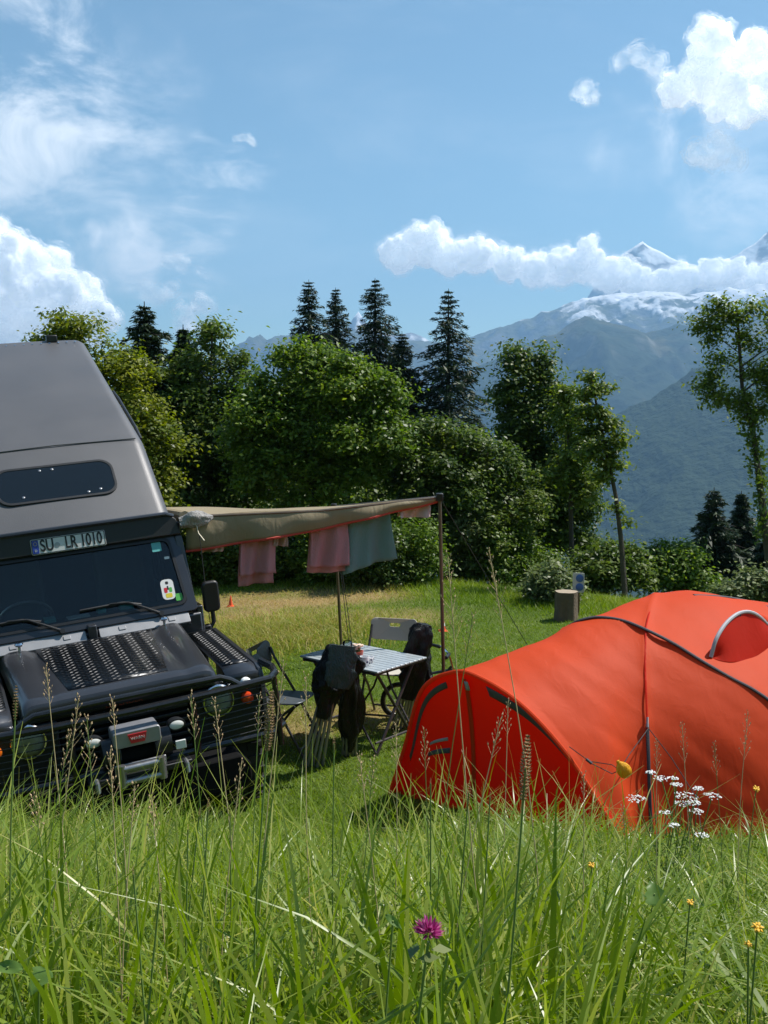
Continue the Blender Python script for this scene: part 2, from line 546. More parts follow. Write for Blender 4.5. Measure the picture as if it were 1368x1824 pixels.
# ------------------------------------------------------------------ clouds (beyond and above the haze)
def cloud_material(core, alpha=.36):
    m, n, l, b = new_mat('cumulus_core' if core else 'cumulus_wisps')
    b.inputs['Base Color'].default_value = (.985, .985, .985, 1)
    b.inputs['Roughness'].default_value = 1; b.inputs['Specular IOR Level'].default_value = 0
    # even glow added to whiten the clouds, in place of light scattered by droplets
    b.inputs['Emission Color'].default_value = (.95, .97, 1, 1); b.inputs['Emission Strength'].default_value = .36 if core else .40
    if core:
        # light wanders through the droplets before it leaves the cloud
        b.inputs['Subsurface Weight'].default_value = 1.0
        b.inputs['Subsurface Radius'].default_value = (1, 1, 1)
        b.inputs['Subsurface Scale'].default_value = 160
        return m
    tl = n.new('ShaderNodeBsdfTranslucent'); tl.inputs[0].default_value = (.98, .98, .98, 1)
    ms = n.new('ShaderNodeMixShader'); ms.inputs[0].default_value = .5
    l.new(b.outputs[0], ms.inputs[1]); l.new(tl.outputs[0], ms.inputs[2])
    tp = n.new('ShaderNodeBsdfTransparent')
    at = n.new('ShaderNodeAttribute'); at.attribute_name = 'shell'
    geo = n.new('ShaderNodeNewGeometry')
    no = n.new('ShaderNodeTexNoise'); no.inputs['Scale'].default_value = .0042; no.inputs['Detail'].default_value = 6; no.inputs['Roughness'].default_value = .52
    l.new(geo.outputs['Position'], no.inputs['Vector'])
    sb = n.new('ShaderNodeMath'); sb.operation = 'SUBTRACT'
    l.new(no.outputs['Fac'], sb.inputs[0]); l.new(at.outputs['Fac'], sb.inputs[1])
    mr = n.new('ShaderNodeMapRange'); mr.interpolation_type = 'SMOOTHSTEP'
    mr.inputs[1].default_value = -.13; mr.inputs[2].default_value = .26; mr.inputs[4].default_value = alpha
    l.new(sb.outputs[0], mr.inputs[0])
    m2 = n.new('ShaderNodeMixShader')
    l.new(mr.outputs[0], m2.inputs[0]); l.new(tp.outputs[0], m2.inputs[1]); l.new(ms.outputs[0], m2.inputs[2])
    l.new(m2.outputs[0], n['Material Output'].inputs[0])
    return m


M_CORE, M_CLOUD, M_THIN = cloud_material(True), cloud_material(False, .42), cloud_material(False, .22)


def ico():
    import bmesh
    bm = bmesh.new(); bmesh.ops.create_icosphere(bm, subdivisions=2, radius=1)
    v = np.array([q.co[:] for q in bm.verts]); f = np.array([[q.index for q in p.verts] for p in bm.faces]); bm.free()
    return v, f


ICO_V, ICO_F = ico()


def cloud(label, blobs, D, seed, lobes=16, flat=.72, wisp=1.0, detail=26, core=True, group=None, puff=1.0, base=None, thin=True):
    """cumulus: spheres of many sizes fused into one lumpy body, then loose outer skins that thin out"""
    rs = np.random.default_rng(seed)
    S = []
    for px, py, r in blobs:
        c = np.array(pt(px, py, D)); rad = r / F * D * .86
        S.append((c, rad))
        for _ in range(lobes):
            d = rs.normal(size=3); d /= np.linalg.norm(d)
            if d[2] < -.3: d[2] *= -.6
            r2 = rad * rs.uniform(.28, .52)
            c2 = c + d * rad * rs.uniform(.75, 1.0)
            S.append((c2, r2))
            for _ in range(3):
                e = rs.normal(size=3); e /= np.linalg.norm(e)
                if e[2] < 0: e[2] *= -.5
                S.append((c2 + e * r2 * .95, r2 * rs.uniform(.3, .5)))
    V = np.concatenate([ICO_V * np.array([1, 1, 1.0]) * r + c for c, r in S])
    Fc = np.concatenate([ICO_F + i * len(ICO_V) for i in range(len(S))])
    tmp = np_mesh('tmp', V, Fc, M_CLOUD)
    md = tmp.modifiers.new('r', 'REMESH'); md.mode = 'VOXEL'
    ext = max(np.ptp(V[:, 0]), np.ptp(V[:, 2]) * 1.4)
    md.voxel_size = max(max(b[2] for b in blobs) / detail, 3.4) / F * D
    dg = bpy.context.evaluated_depsgraph_get()
    me = bpy.data.meshes.new_from_object(tmp.evaluated_get(dg))
    nv = len(me.vertices)
    P = np.empty(nv * 3, np.float32); me.vertices.foreach_get('co', P); P = P.reshape(-1, 3).astype(float)
    N = np.empty(nv * 3, np.float32); me.vertices.foreach_get('normal', N); N = N.reshape(-1, 3)
    npoly = len(me.polygons); q = np.empty(npoly * 4, np.int32); me.loops.foreach_get('vertex_index', q); q = q.reshape(-1, 4)
    old = tmp.data
    bpy.data.objects.remove(tmp); bpy.data.meshes.remove(old); bpy.data.meshes.remove(me)
    cz = P[:, 2].min() if base is None else base
    unit = np.mean([b[2] for b in blobs]) / F * D
    k = 3.0 / unit
    disp = (fbm(P[:, 0] * k, P[:, 1] * k, P[:, 2] * k, 6, seed) - .5)
    P = P + N * (disp * unit * .5 * puff)[:, None]
    shells_v, shells_f, sh = [], [], []
    offs = [(a * wisp, b) for a, b in ((.07, .43), (.20, .50), (.38, .57))]
    for i, (off, s) in enumerate(offs):
        n2 = fbm(P[:, 0] * k * 1.7, P[:, 1] * k * 1.7, P[:, 2] * k * 1.7, 4, seed + 5 + i)
        shells_v.append(P + N * (off * unit * (.3 + 1.4 * n2))[:, None]); shells_f.append(q + i * nv); sh.append(np.full(nv, s))
    if core:
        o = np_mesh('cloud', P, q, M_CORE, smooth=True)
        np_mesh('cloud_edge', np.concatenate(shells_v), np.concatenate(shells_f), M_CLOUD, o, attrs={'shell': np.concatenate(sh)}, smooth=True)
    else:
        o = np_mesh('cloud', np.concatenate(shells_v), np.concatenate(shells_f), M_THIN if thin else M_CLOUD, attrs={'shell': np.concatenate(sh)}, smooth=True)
    tag(o, label, 'cloud', group)
    return o


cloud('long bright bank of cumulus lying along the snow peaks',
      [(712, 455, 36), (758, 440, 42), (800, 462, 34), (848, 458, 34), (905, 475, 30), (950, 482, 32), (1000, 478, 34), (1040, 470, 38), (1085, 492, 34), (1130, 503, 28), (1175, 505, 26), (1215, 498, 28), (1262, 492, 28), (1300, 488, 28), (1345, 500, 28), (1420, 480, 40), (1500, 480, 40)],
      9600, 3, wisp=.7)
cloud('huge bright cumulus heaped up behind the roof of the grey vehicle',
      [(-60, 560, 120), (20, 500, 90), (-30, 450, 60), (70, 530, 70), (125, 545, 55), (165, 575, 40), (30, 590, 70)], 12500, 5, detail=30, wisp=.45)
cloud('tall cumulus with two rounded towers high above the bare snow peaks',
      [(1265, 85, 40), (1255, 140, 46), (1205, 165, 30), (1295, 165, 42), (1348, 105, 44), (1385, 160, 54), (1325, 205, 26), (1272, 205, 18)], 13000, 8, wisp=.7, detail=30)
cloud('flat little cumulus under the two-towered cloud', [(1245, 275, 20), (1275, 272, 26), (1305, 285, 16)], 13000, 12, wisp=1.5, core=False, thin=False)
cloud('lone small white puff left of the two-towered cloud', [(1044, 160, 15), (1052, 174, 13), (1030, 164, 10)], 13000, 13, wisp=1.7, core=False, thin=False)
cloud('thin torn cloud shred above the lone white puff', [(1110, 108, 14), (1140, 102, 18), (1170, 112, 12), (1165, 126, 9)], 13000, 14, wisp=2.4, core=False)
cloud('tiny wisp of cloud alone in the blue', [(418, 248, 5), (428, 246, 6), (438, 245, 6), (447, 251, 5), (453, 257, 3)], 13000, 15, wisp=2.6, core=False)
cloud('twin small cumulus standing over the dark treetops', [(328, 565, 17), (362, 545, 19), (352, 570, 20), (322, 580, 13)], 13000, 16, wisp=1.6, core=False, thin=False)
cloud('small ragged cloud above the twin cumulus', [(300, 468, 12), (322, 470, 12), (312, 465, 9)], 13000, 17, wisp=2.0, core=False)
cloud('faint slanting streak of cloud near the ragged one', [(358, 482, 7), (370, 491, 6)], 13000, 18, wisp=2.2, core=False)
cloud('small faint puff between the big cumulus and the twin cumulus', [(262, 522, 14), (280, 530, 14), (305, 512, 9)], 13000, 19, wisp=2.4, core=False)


# ------------------------------------------------------------------ haze
hz = MB().box(-9000, 9000, -400, 8900, -720, 1230).build('haze', bpy.data.materials.new('haze_air'), smooth=False)
hm = hz.data.materials[0]; hm.use_nodes = True
hn, hl = hm.node_tree.nodes, hm.node_tree.links
hn.remove(hn['Principled BSDF'])
pv = hn.new('ShaderNodeVolumePrincipled')
pv.inputs['Color'].default_value = (.34, .63, 1.0, 1)
pv.inputs['Density'].default_value = .000135
pv.inputs['Anisotropy'].default_value = 0.2
hl.new(pv.outputs[0], hn['Material Output'].inputs['Volume'])
tag(hz, 'pale blue haze filling the valley air', 'haze', kind='stuff')

# ------------------------------------------------------------------ the off-road vehicle
M = {}
M['paint'] = mat('grey_metal_paint', (.048, .050, .057), .32, .45, .15, 3, spec=.5, coat=.35, bump=.05, bscale=60)
M['roof'] = mat('dusty_grey_roof', (.115, .114, .120), .48, .25, .12, 2.2, spec=.4, bump=.12, bscale=140)
M['black'] = mat('black_plastic', (.012, .012, .013), .45, 0, .2, 25, bump=.1)
M['rubber'] = mat('tyre_rubber', (.016, .016, .016), .8, 0, .3, 20, bump=.25)
M['blackbar'] = mat('black_powder_coat', (.010, .010, .011), .3, 0, .2, 30, coat=.3)
M['plate_metal'] = mat('black_chequer_plate', (.022, .023, .025), .28, .75, .25, 18)
M['treadbar'] = mat('worn_tread_bars', (.032, .033, .036), .46, .6, .3, 30)
M['silver'] = mat('dull_silver', (.34, .34, .35), .35, .85, .12, 30, bump=.05)
M['winch'] = mat('winch_cover_grey', (.27, .27, .285), .4, .4, .1, 20)
M['chrome'] = mat('chrome', (.7, .7, .72), .12, 1, .05, 10, rvar=.05)
M['ventgrey'] = mat('vent_flap_grey', (.30, .30, .31), .42, .3, .1, 10)
M['cloth_dark'] = mat('dark_canvas', (.05, .05, .055), .9, 0, .2, 20, bump=.3)
M['lamp_amber'] = mat('amber_lens', (.75, .16, .01), .18, 0, .1, 40, coat=.6)
M['lamp_red'] = mat('orange_red_lens', (.62, .06, .015), .18, 0, .1, 40, coat=.6)
M['reflector'] = mat('lamp_reflector', (.84, .84, .82), .5, 0, .1, 30)
M['white'] = mat('plate_white', (.62, .63, .61), .4, 0, .06, 30)
M['bluepl'] = mat('plate_blue', (.02, .05, .30), .4, 0, .1, 30)
M['ink'] = mat('black_ink', (.012, .012, .012), .5, 0, .1, 30)
M['redink'] = mat('red_badge', (.55, .02, .03), .4, 0, .1, 30)
M['darkred'] = mat('dark_red_lettering', (.30, .035, .02), .45, 0, .1, 30)
M['teal'] = mat('teal_sticker', (.12, .42, .40), .4, 0, .12, 90)
M['stwhite'] = mat('white_sticker', (.72, .72, .70), .4, 0, .08, 60)
M['stgreen'] = mat('green_sticker', (.10, .42, .08), .4, 0, .15, 90)
M['styellow'] = mat('yellow_sticker', (.70, .55, .04), .4, 0, .1, 60)
M['seat'] = mat('dark_seat_cloth', (.09, .09, .10), .9, 0, .2, 40, bump=.2)
M['grime'] = mat('chassis_black', (.005, .005, .005), .9, 0, .4, 15, spec=.15)


def glass(name, tint, gloss=.06):
    m, n, l, b = new_mat(name)
    n.remove(b)
    tp = n.new('ShaderNodeBsdfTransparent'); tp.inputs[0].default_value = tint + (1,)
    gl = n.new('ShaderNodeBsdfGlossy'); gl.inputs['Roughness'].default_value = .03
    fr = n.new('ShaderNodeFresnel'); fr.inputs[0].default_value = 1.5
    ms = n.new('ShaderNodeMixShader')
    l.new(fr.outputs[0], ms.inputs[0]); l.new(tp.outputs[0], ms.inputs[1]); l.new(gl.outputs[0], ms.inputs[2])
    l.new(ms.outputs[0], n['Material Output'].inputs[0])
    return m


M['windscreen'] = glass('windscreen_glass', (.74, .79, .79))
M['darkglass'] = mat('smoked_glass', (.006, .009, .012), .12, 0, .1, 5, spec=.6, rvar=.04)
M['lens'] = glass('clear_lens', (.85, .87, .88))


def text_obj(name, s, size, m, parent, M4, depth=.0015, bold=0.0, sx=1.0):
    cu = bpy.data.curves.new(name, 'FONT')
    cu.body = s; cu.size = size; cu.extrude = depth; cu.offset = bold
    cu.align_x = 'CENTER'; cu.align_y = 'CENTER'
    t = bpy.data.objects.new('tmp_text', cu); COL.objects.link(t)
    dg = bpy.context.evaluated_depsgraph_get()
    me = bpy.data.meshes.new_from_object(t.evaluated_get(dg))
    bpy.data.objects.remove(t); bpy.data.curves.remove(cu)
    me.transform(M4 @ Matrix.Diagonal((sx, 1, 1, 1)))
    me.materials.clear(); me.materials.append(m)
    me.name = name
    o = bpy.data.objects.new(name, me); COL.objects.link(o)
    o.parent = parent
    return o


def frame_on(o, ux, uz, yaxis_out):
    """matrix whose local x, y lie along ux, uz and local z points out"""
    ux, uz = Vector(ux).normalized(), Vector(uz).normalized()
    w = Vector(yaxis_out).normalized()
    m = Matrix.Identity(4)
    for i in range(3):
        m[i][0], m[i][1], m[i][2], m[i][3] = ux[i], uz[i], w[i], o[i]
    return m


def rrect(w, h, r, n=6, cx=0, cy=0):
    p = []
    for (sx, sy, a0) in ((1, 1, 0), (-1, 1, 90), (-1, -1, 180), (1, -1, 270)):
        for k in range(n + 1):
            a = R(a0 + 90 * k / n)
            p.append((cx + sx * (w / 2 - r) + r * math.cos(a), cy + sy * (h / 2 - r) + r * math.sin(a)))
    return p


VY, VR = R(24.5), R(5.6)
car = empty('off_road_vehicle', (-1.50, 6.0, -2.76))
car.rotation_euler = (Matrix.Rotation(VY, 3, 'Z') @ Matrix.Rotation(-VR, 3, 'Y')).to_euler()
tag(car, 'dark grey off-road vehicle with winch, bull bar and raised camper roof', 'car')
CM = Matrix.Translation(car.location) @ car.rotation_euler.to_matrix().to_4x4()


def cw(x, y, z):
    return CM @ Vector((x, y, z))


# local frame: x across (image right), y backwards, z up; y = 0 is the grille
# bonnet
P = []
for i in range(31):
    t = i / 30
    y = -.02 + 1.17 * t
    row = []
    hw = .60 + .05 * t
    for j in range(49):
        s = -1 + 2 * j / 48
        a = abs(s) * hw
        z = 1.125 + .075 * t
        b = np.clip((a - .40) / .07, 0, 1)
        z += -.012 * math.sin(math.pi * min(1, max(0, (a - .37) / .075))) * min(1, t * 5 + .1)      # groove beside the tread plate
        z += .010 * float(np.clip((a - .44) / .06, 0, 1)) * min(1, t * 3)                               # raised shoulder
        e = max(0, (a - (hw - .09)) / .09)
        z -= .085 * (1 - math.sqrt(max(0, 1 - e * e)))                                                 # rolled side
        f = max(0, (.075 - y) / .095)
        z -= .10 * (1 - math.sqrt(max(0, 1 - min(1, f) ** 2)))                                         # rolled front lip
        row.append((s * hw, y, z))
    P.append(row)
bonnet = MB().grid(P).build('bonnet', M['paint'], car, solid=.006)
# tread plate on the bonnet: sheet with raised bars


def bonnet_z(x, y):
    t = (y + .02) / 1.17
    return 1.125 + .075 * t


def tread_plate(x0, x1, y0, y1, zf, name, parent, taper=0.0, pitch=.048):
    mb = MB()
    n = 10
    tops = [[(x0 * (1 - taper * (1 - j / n)) if x0 < 0 else x0, y0 + (y1 - y0) * j / n, 0), ((x1 - abs(x1) * taper * (1 - j / n)), y0 + (y1 - y0) * j / n, 0)] for j in range(n + 1)]
    g1 = [[(a[0], a[1], zf(a[0], a[1]) + .004), (b_[0], b_[1], zf(b_[0], b_[1]) + .004)] for a, b_ in tops]
    mb.grid(g1)
    sheet = mb.build(name, M['plate_metal'], parent, solid=.003, off=-1)
    bars = MB()
    k = 0
    yy = y0 + .02
    while yy < y1 - .015:
        xx = x0 + .02 + (pitch / 2 if k % 2 else 0)
        fr = (yy - y0) / (y1 - y0)
        lo = x0 * (1 - taper * (1 - fr)) if x0 < 0 else x0
        hi = x1 - abs(x1) * taper * (1 - fr)
        q = 0
        while xx < x1 - .01:
            if lo + .02 < xx < hi - .02:
                a = (R(40) if (k + q) % 2 else R(-40)) + random.uniform(-.08, .08)
                L, wd, h = .021, .0075, .0036
                ca, sa = math.cos(a), math.sin(a)
                pts = [(-L, 0), (0, -wd), (L, 0), (0, wd)]
                z = zf(xx, yy) + .004
                vs_ = [(xx + p * ca - r_ * sa, yy + p * sa + r_ * ca, z) for p, r_ in pts] + [(xx + (p * ca - r_ * sa) * .55, yy + (p * sa + r_ * ca) * .55, z + h) for p, r_ in pts]
                bars.add(vs_, [(4, 5, 6, 7)] + [(i, (i + 1) % 4, 4 + (i + 1) % 4, 4 + i) for i in range(4)])
            xx += pitch; q += 1
        yy += pitch * .5; k += 1
    bars.build('tread_bars', M['treadbar'], sheet, smooth=False)
    return sheet


tread_plate(-.40, .40, .10, 1.06, bonnet_z, 'tread_plate', car, taper=.24, pitch=.056)
for sx in (-1, 1):                                            # wings with wheel arch
    prof = [(-.01, .60), (-.01, .98), (.03, 1.055), (.12, 1.075), (1.16, 1.095), (1.16, .55), (1.02, .55)]
    arc = [(.56 + .46 * math.cos(a), .50 + .44 * math.sin(a)) for a in np.linspace(.12, math.pi - .12, 14)]
    prof = prof + arc
    MB().prism(prof, .862, .895, lambda p, q, t: (sx * t, p, q)).build('wing', M['paint'], car, bevel=.012)
    top = [[(sx * x, y, z) for x, z in ((.648, zz), (.80, zz + .002), (.855, zz - .004), (.885, zz - .025), (.894, zz - .055))]
           for y, zz in ((-.01, .99), (.02, 1.045), (.10, 1.075), (.6, 1.085), (1.16, 1.095))]
    MB().grid(top).build('wing_top', M['paint'], car, solid=.004)
    tread_plate(.665 if sx > 0 else -.85, .85 if sx > 0 else -.665, .14, 1.10, lambda x, y: 1.076 + .018 * (y - .1) + .002, 'wing_tread_plate', car)
    # front face of the wing with the lamps
    MB().box(min(sx * .40, sx * .862), max(sx * .40, sx * .862), .0, .06, .60, .995).build('lamp_panel', M['black'], car, bevel=.012)
    arch = [(sx * .885, .56 + .455 * math.cos(a), .50 + .435 * math.sin(a)) for a in np.linspace(-.05, math.pi + .05, 22)]
    MB().tube(arch, .045, 8, flat=.55).build('wheel_arch_flare', M['black'], car)
    # head lamp
    LM = frame_on((sx * .575, -.005, .905), (1, 0, 0), (0, 0, 1), (0, -1, 0))
    hl_ = MB().lathe([(.105, 0), (.108, .012), (.100, .024), (.092, .024), (.092, .005)], 28, LM).build('headlight', M['chrome'], car)
    MB().lathe([(.0915, .0065), (.075, .012), (.05, .010), (.03, .016), (.01, .018)], 24, LM).build('reflector', M['reflector'], hl_)
    MB().lathe([(.093, .022), (.080, .032), (.05, .040), (.012, .043)], 24, LM).build('lens', M['lens'], hl_)
    IM = frame_on((sx * .765, -.005, .885), (1, 0, 0), (0, 0, 1), (0, -1, 0))
    MB().lathe([(.040, 0), (.040, .02), (.034, .034), (.02, .042), (.006, .044)], 18, IM).build('indicator', M['lamp_red'] if sx > 0 else M['lamp_amber'], car)
    SM = frame_on((sx * .765, -.005, .985), (1, 0, 0), (0, 0, 1), (0, -1, 0))
    MB().lathe([(.036, 0), (.036, .018), (.028, .03), (.01, .036)], 18, SM).build('side_light', M['reflector'], car)
    # oval auxiliary lamp on the guard
    FM = frame_on((sx * .245 + .01, -.22, .885), (1, 0, 0), (0, 0, 1), (0, -1, 0))
    fl = MB().lathe([(.05, -.05), (.056, -.01), (.056, .012), (.050, .014)], 22, FM, sx=1, sy=.66).build('spot_lamp', M['black'], car)
    MB().lathe([(.050, .010), (.038, .017), (.012, .021)], 22, FM, sx=1, sy=.62).build('lens', M['reflector'], fl)

# grille
MB().box(-.40, .40, .03, .07, .60, 1.03).build('radiator_panel', M['grime'], car)
for k in range(8):
    MB().box(-.385, .385, .008, .032, .64 + k * .045, .660 + k * .045).build('grille_slat', M['black'], car, bevel=.004)
MB().box(-.62, .62, .012, .05, .998, 1.032).build('bonnet_platform', M['black'], car, bevel=.006)
text_obj('bonnet_lettering', 'DEFENDER', .030, M['darkred'], car, frame_on((.0, .009, 1.015), (1, 0, 0), (0, 0, 1), (0, -1, 0)), sx=1.55, bold=.0006)
# bumper, winch, guard
MB().prism([(-.66, .50), (-.60, .45), (.60, .45), (.66, .50), (.66, .60), (.60, .66), (-.60, .66), (-.66, .60)], -.33, -.12, lambda p, q, t: (p, t, q - .02)).build('bumper', M['grime'], car, bevel=.012)
wn_ = MB().box(-.30, .30, -.36, -.14, .662, .70).build('winch_tray', M['black'], car, bevel=.006)
MB().prism(rrect(.275, .095, .018, 4), -.345, -.17, lambda p, q, t: (p, t, q + .90)).build('winch_cover', M['winch'], car, bevel=.006)
WB = [(-.055, .028), (.055, .028), (.040, -.026), (-.040, -.026)]
bd = MB().prism(WB, -.352, -.3455, lambda p, q, t: (p, t, q + .90)).build('winch_badge', M['redink'], car)
text_obj('badge_lettering', 'WARN', .024, M['white'], bd, frame_on((0, -.3535, .901), (1, 0, 0), (0, 0, 1), (0, -1, 0)), sx=1.1)
for sx in (-1, 1):
    MB().tube([(sx * .20, -.25, .81), (sx * .10, -.25, .81)], .085, 18).build('winch_drum_end', M['black'], car)
MB().tube([(-.11, -.25, .78), (.11, -.25, .78)], .05, 16).build('winch_drum', M['grime'], car)
fr_ = MB().box(-.15, .15, -.352, -.335, .64, .76).build('fairlead', M['silver'], car, bevel=.004)
for sx in (-1, 1):
    MB().tube([(sx * .115, -.375, .635), (sx * .115, -.375, .765)], .024, 14).build('roller', M['silver'], fr_)
for z in (.66, .74):
    MB().tube([(-.105, -.378, z), (.105, -.378, z)], .020, 14).build('roller', M['silver'], fr_)
for sx in (-1, 1):
    MB().tube([(sx * .26, -.345, .70), (sx * .26, -.39, .69), (sx * .26, -.40, .65), (sx * .26, -.36, .63)], .014, 8).build('tow_hook', M['silver'], car)
    if sx > 0: MB().box(sx * .245 - .03, sx * .245 + .03, -.351, -.335, .775, .825).build('small_label', M['white'], car, bevel=.002)

b1 = [(-.91, .10, 1.075), (-.94, -.05, 1.065), (-.92, -.16, 1.055), (-.86, -.24, 1.05), (-.5, -.29, 1.05), (0, -.31, 1.05), (.5, -.29, 1.05), (.86, -.24, 1.05), (.92, -.16, 1.055), (.94, -.05, 1.065), (.91, .10, 1.075)]
MB().tube(b1, .024, 10).build('bull_bar', M['blackbar'], car)
b2 = [(-.66, -.265, 1.055), (-.60, -.262, 1.10), (-.54, -.265, 1.128), (-.3, -.28, 1.135), (.3, -.28, 1.135), (.54, -.265, 1.128), (.60, -.262, 1.10), (.66, -.265, 1.055)]
MB().tube(b2, .021, 10).build('guard_hoop', M['blackbar'], car)
b3 = [(-.93, .06, .70), (-.95, -.13, .70), (-.84, -.24, .70), (.84, -.24, .70), (.95, -.13, .70), (.93, .06, .70)]
MB().tube(b3, .020, 10).build('lower_bar', M['blackbar'], car)
for x in (-.90, -.36, .36, .90):
    y = -.21 if abs(x) > .5 else -.275
    MB().tube([(x, y + .01, 1.045), (x, y, .9), (x, y, .60)], .018, 10).build('guard_post', M['blackbar'], car)
for sx in (-1, 1):
    for k in range(8):
        z = .74 + .038 * k
        MB().tube([(sx * .37, -.272, z), (sx * .84, -.235, z), (sx * .93, -.16, z), (sx * .945, -.03, z)], .0035, 6).build('guard_wire', M['blackbar'], car)

# bulkhead, vents, windscreen
MB().box(-.80, .80, 1.14, 1.30, .60, 1.235).build('bulkhead', M['paint'], car, bevel=.015)
Wb, Wt = Vector((0, 1.165, 1.285)), Vector((0, 1.40, 1.80))      # lower and upper line of the windscreen
ws_u = (Wt - Wb).normalized()
ws_n = Vector((0, -ws_u.z, ws_u.y))
WS = frame_on(Wb, (1, 0, 0), ws_u, ws_n)
H = (Wt - Wb).length
outer = [(-.775, -.03), (.775, -.03), (.735, H + .03), (-.735, H + .03)]


def ring(outer_, inner_, z0, z1, Mx, name, m, parent, bevel=.006):
    n = len(outer_)
    mb = MB()
    vs_ = []
    for z in (z0, z1):
        vs_ += [Mx @ Vector((p, q, z)) for p, q in outer_] + [Mx @ Vector((p, q, z)) for p, q in inner_]
    fs_ = []
    for i in range(n):
        j = (i + 1) % n
        fs_ += [(2 * n + i, 2 * n + j, 3 * n + j, 3 * n + i), (i, n + i, n + j, j), (i, j, 2 * n + j, 2 * n + i), (n + i, 3 * n + i, 3 * n + j, n + j)]
    return mb.add(vs_, fs_).build(name, m, parent, bevel=bevel)


def trap_ring(w0, w1, z0, z1, r, n=5):
    """rounded trapezoid outline: half widths w0 below, w1 above"""
    c = [(w1, z1, 0), (-w1, z1, 90), (-w0, z0, 180), (w0, z0, 270)]
    sg = [(-1, -1), (1, -1), (1, 1), (-1, 1)]
    p = []
    for (x, z, a0), (sx, sz) in zip(c, sg):
        for k in range(n + 1):
            a = R(a0 + 90 * k / n)
            p.append((x + sx * r + r * math.cos(a), z + sz * r + r * math.sin(a)))
    return p


ring(trap_ring(.775, .735, -.035, H + .035, .03), trap_ring(.705, .672, .022, H - .02, .055), -.02, .02, WS, 'windscreen_frame', M['paint'], car)
ring(trap_ring(.708, .675, .019, H - .017, .057), trap_ring(.685, .652, .040, H - .038, .05), .0205, .027, WS, 'windscreen_seal', M['black'], car, bevel=.002)
gl = MB().prism(trap_ring(.704, .671, .023, H - .021, .055), .008, .012, lambda p, q, t: WS @ Vector((p, q, t))).build('windscreen', M['windscreen'], car)
for sx in (-1, 1):                                             # vent flaps
    x0, x1 = (.045, .70) if sx > 0 else (-.70, -.045)
    VM = frame_on((0, 1.085, 1.172), (1, 0, 0), (0, .74, .673), (0, -.673, .74))
    fl = MB().prism(rrect(x1 - x0, .092, .014, 4, (x0 + x1) / 2, .055), .0, .022, lambda p, q, t: VM @ Vector((p, q, t))).build('vent_flap', M['ventgrey'], car, bevel=.004)
    for k in (.25, .80):
        xx = x0 + (x1 - x0) * k
        MB().prism(rrect(.05, .036, .006, 3, xx, .06), .022, .028, lambda p, q, t: VM @ Vector((p, q, t))).build('vent_catch', M['ventgrey'], fl, bevel=.002)
    MB().box(-.7, .7, 1.09, 1.14, 1.16, 1.176).build('scuttle_seal', M['black'], car) if sx > 0 else None
    # wiper: spindle, arm, blade
    sp = (.50 if sx > 0 else -.20)
    c0 = WS @ Vector((sp, -.02, .03))
    c1 = WS @ Vector((sp - .22, .10, .045))
    c2 = WS @ Vector((sp - .35, .112, .045))
    c3 = WS @ Vector((sp - .56, .10, .032))
    wp = MB().tube([c0, (c0 + c1) / 2 + ws_n * .01, c1, c2], [.011, .008, .007, .006], 8).build('wiper_arm', M['black'], car)
    MB().tube([WS @ Vector((sp - .13, .070, .032)), WS @ Vector((sp - .25, .105, .034)), c3], .007, 6, flat=1.6).build('wiper_blade', M['black'], wp)
    MB().tube([WS @ Vector((sp, -.02, .0)), WS @ Vector((sp, -.02, .045))], .018, 10).build('wiper_spindle', M['black'], wp)
    # chrome catch at the rear corner of the bonnet
    KM = Matrix.Translation((sx * .50, 1.06, 1.225))
    MB().lathe([(.010, -.02), (.012, .012), (.026, .018), (.030, .03), (.024, .042), (.008, .047)], 16, KM).build('bonnet_catch', M['chrome'], car)
MB().box(-.03, .03, 1.08, 1.15, 1.16, 1.29).build('scuttle_pillar', M['paint'], car, bevel=.008)
# stickers behind the glass, flat on it


def sticker(name, m, x, z, w, h, r=.006, off=.0135):
    return MB().prism(rrect(w, h, r, 3, x, z), off, off + .0008, lambda p, q, t: WS @ Vector((p, q, t))).build(name, m, car)


sticker('toll_sticker', M['teal'], .565, H - .075, .070, .072)
st = sticker('badge_sticker', M['stwhite'], .585, .155, .095, .155, .03)
for nm, m, x, z, w, h in (('shield_field', M['redink'], .568, .150, .024, .040), ('shield_field', M['stgreen'], .604, .150, .022, .036), ('shield_field', M['styellow'], .586, .108, .050, .034), ('seal_ring', M['ink'], .585, .205, .022, .022), ('shield_field', M['ink'], .586, .166, .012, .030)):
    o = sticker(nm, m, x, z, w, h, min(w, h) * .3, .0145); o.parent = st
sticker('vignette_sticker', M['stgreen'], .655, .085, .050, .055)
sticker('parking_slip', M['stwhite'], .625, H - .17, .038, .020)

# roof brow with the number plate
BM0 = BM = frame_on((0, 1.355, 1.865), (1, 0, 0), (0, .20, .98), (0, -.98, .20))
MB().prism([(-.76, -.055), (.76, -.055), (.74, .062), (.70, .10), (-.70, .10), (-.74, .062)], -.05, .0, lambda p, q, t: BM @ Vector((p, q, t))).build('roof_brow', M['black'], car, bevel=.008)
BM = BM0 @ Matrix.Translation((-.055, 0, 0))
npl = MB().prism(rrect(.52, .112, .012, 4, .0, .0), .001, .007, lambda p, q, t: BM @ Vector((p, q, t))).build('number_plate', M['white'], car, bevel=.0015)
ring(rrect(.514, .106, .010, 4, .0, .0), rrect(.504, .096, .008, 4, .0, .0), .0072, .0082, BM, 'plate_rim', M['ink'], npl, bevel=0)
MB().prism(rrect(.044, .094, .004, 3, .0 - .229, .0), .0072, .0084, lambda p, q, t: BM @ Vector((p, q, t))).build('country_band', M['bluepl'], npl)
text_obj('country_letter', 'D', .024, M['white'], npl, BM @ Matrix.Translation((.0 - .229, -.027, .0090)))
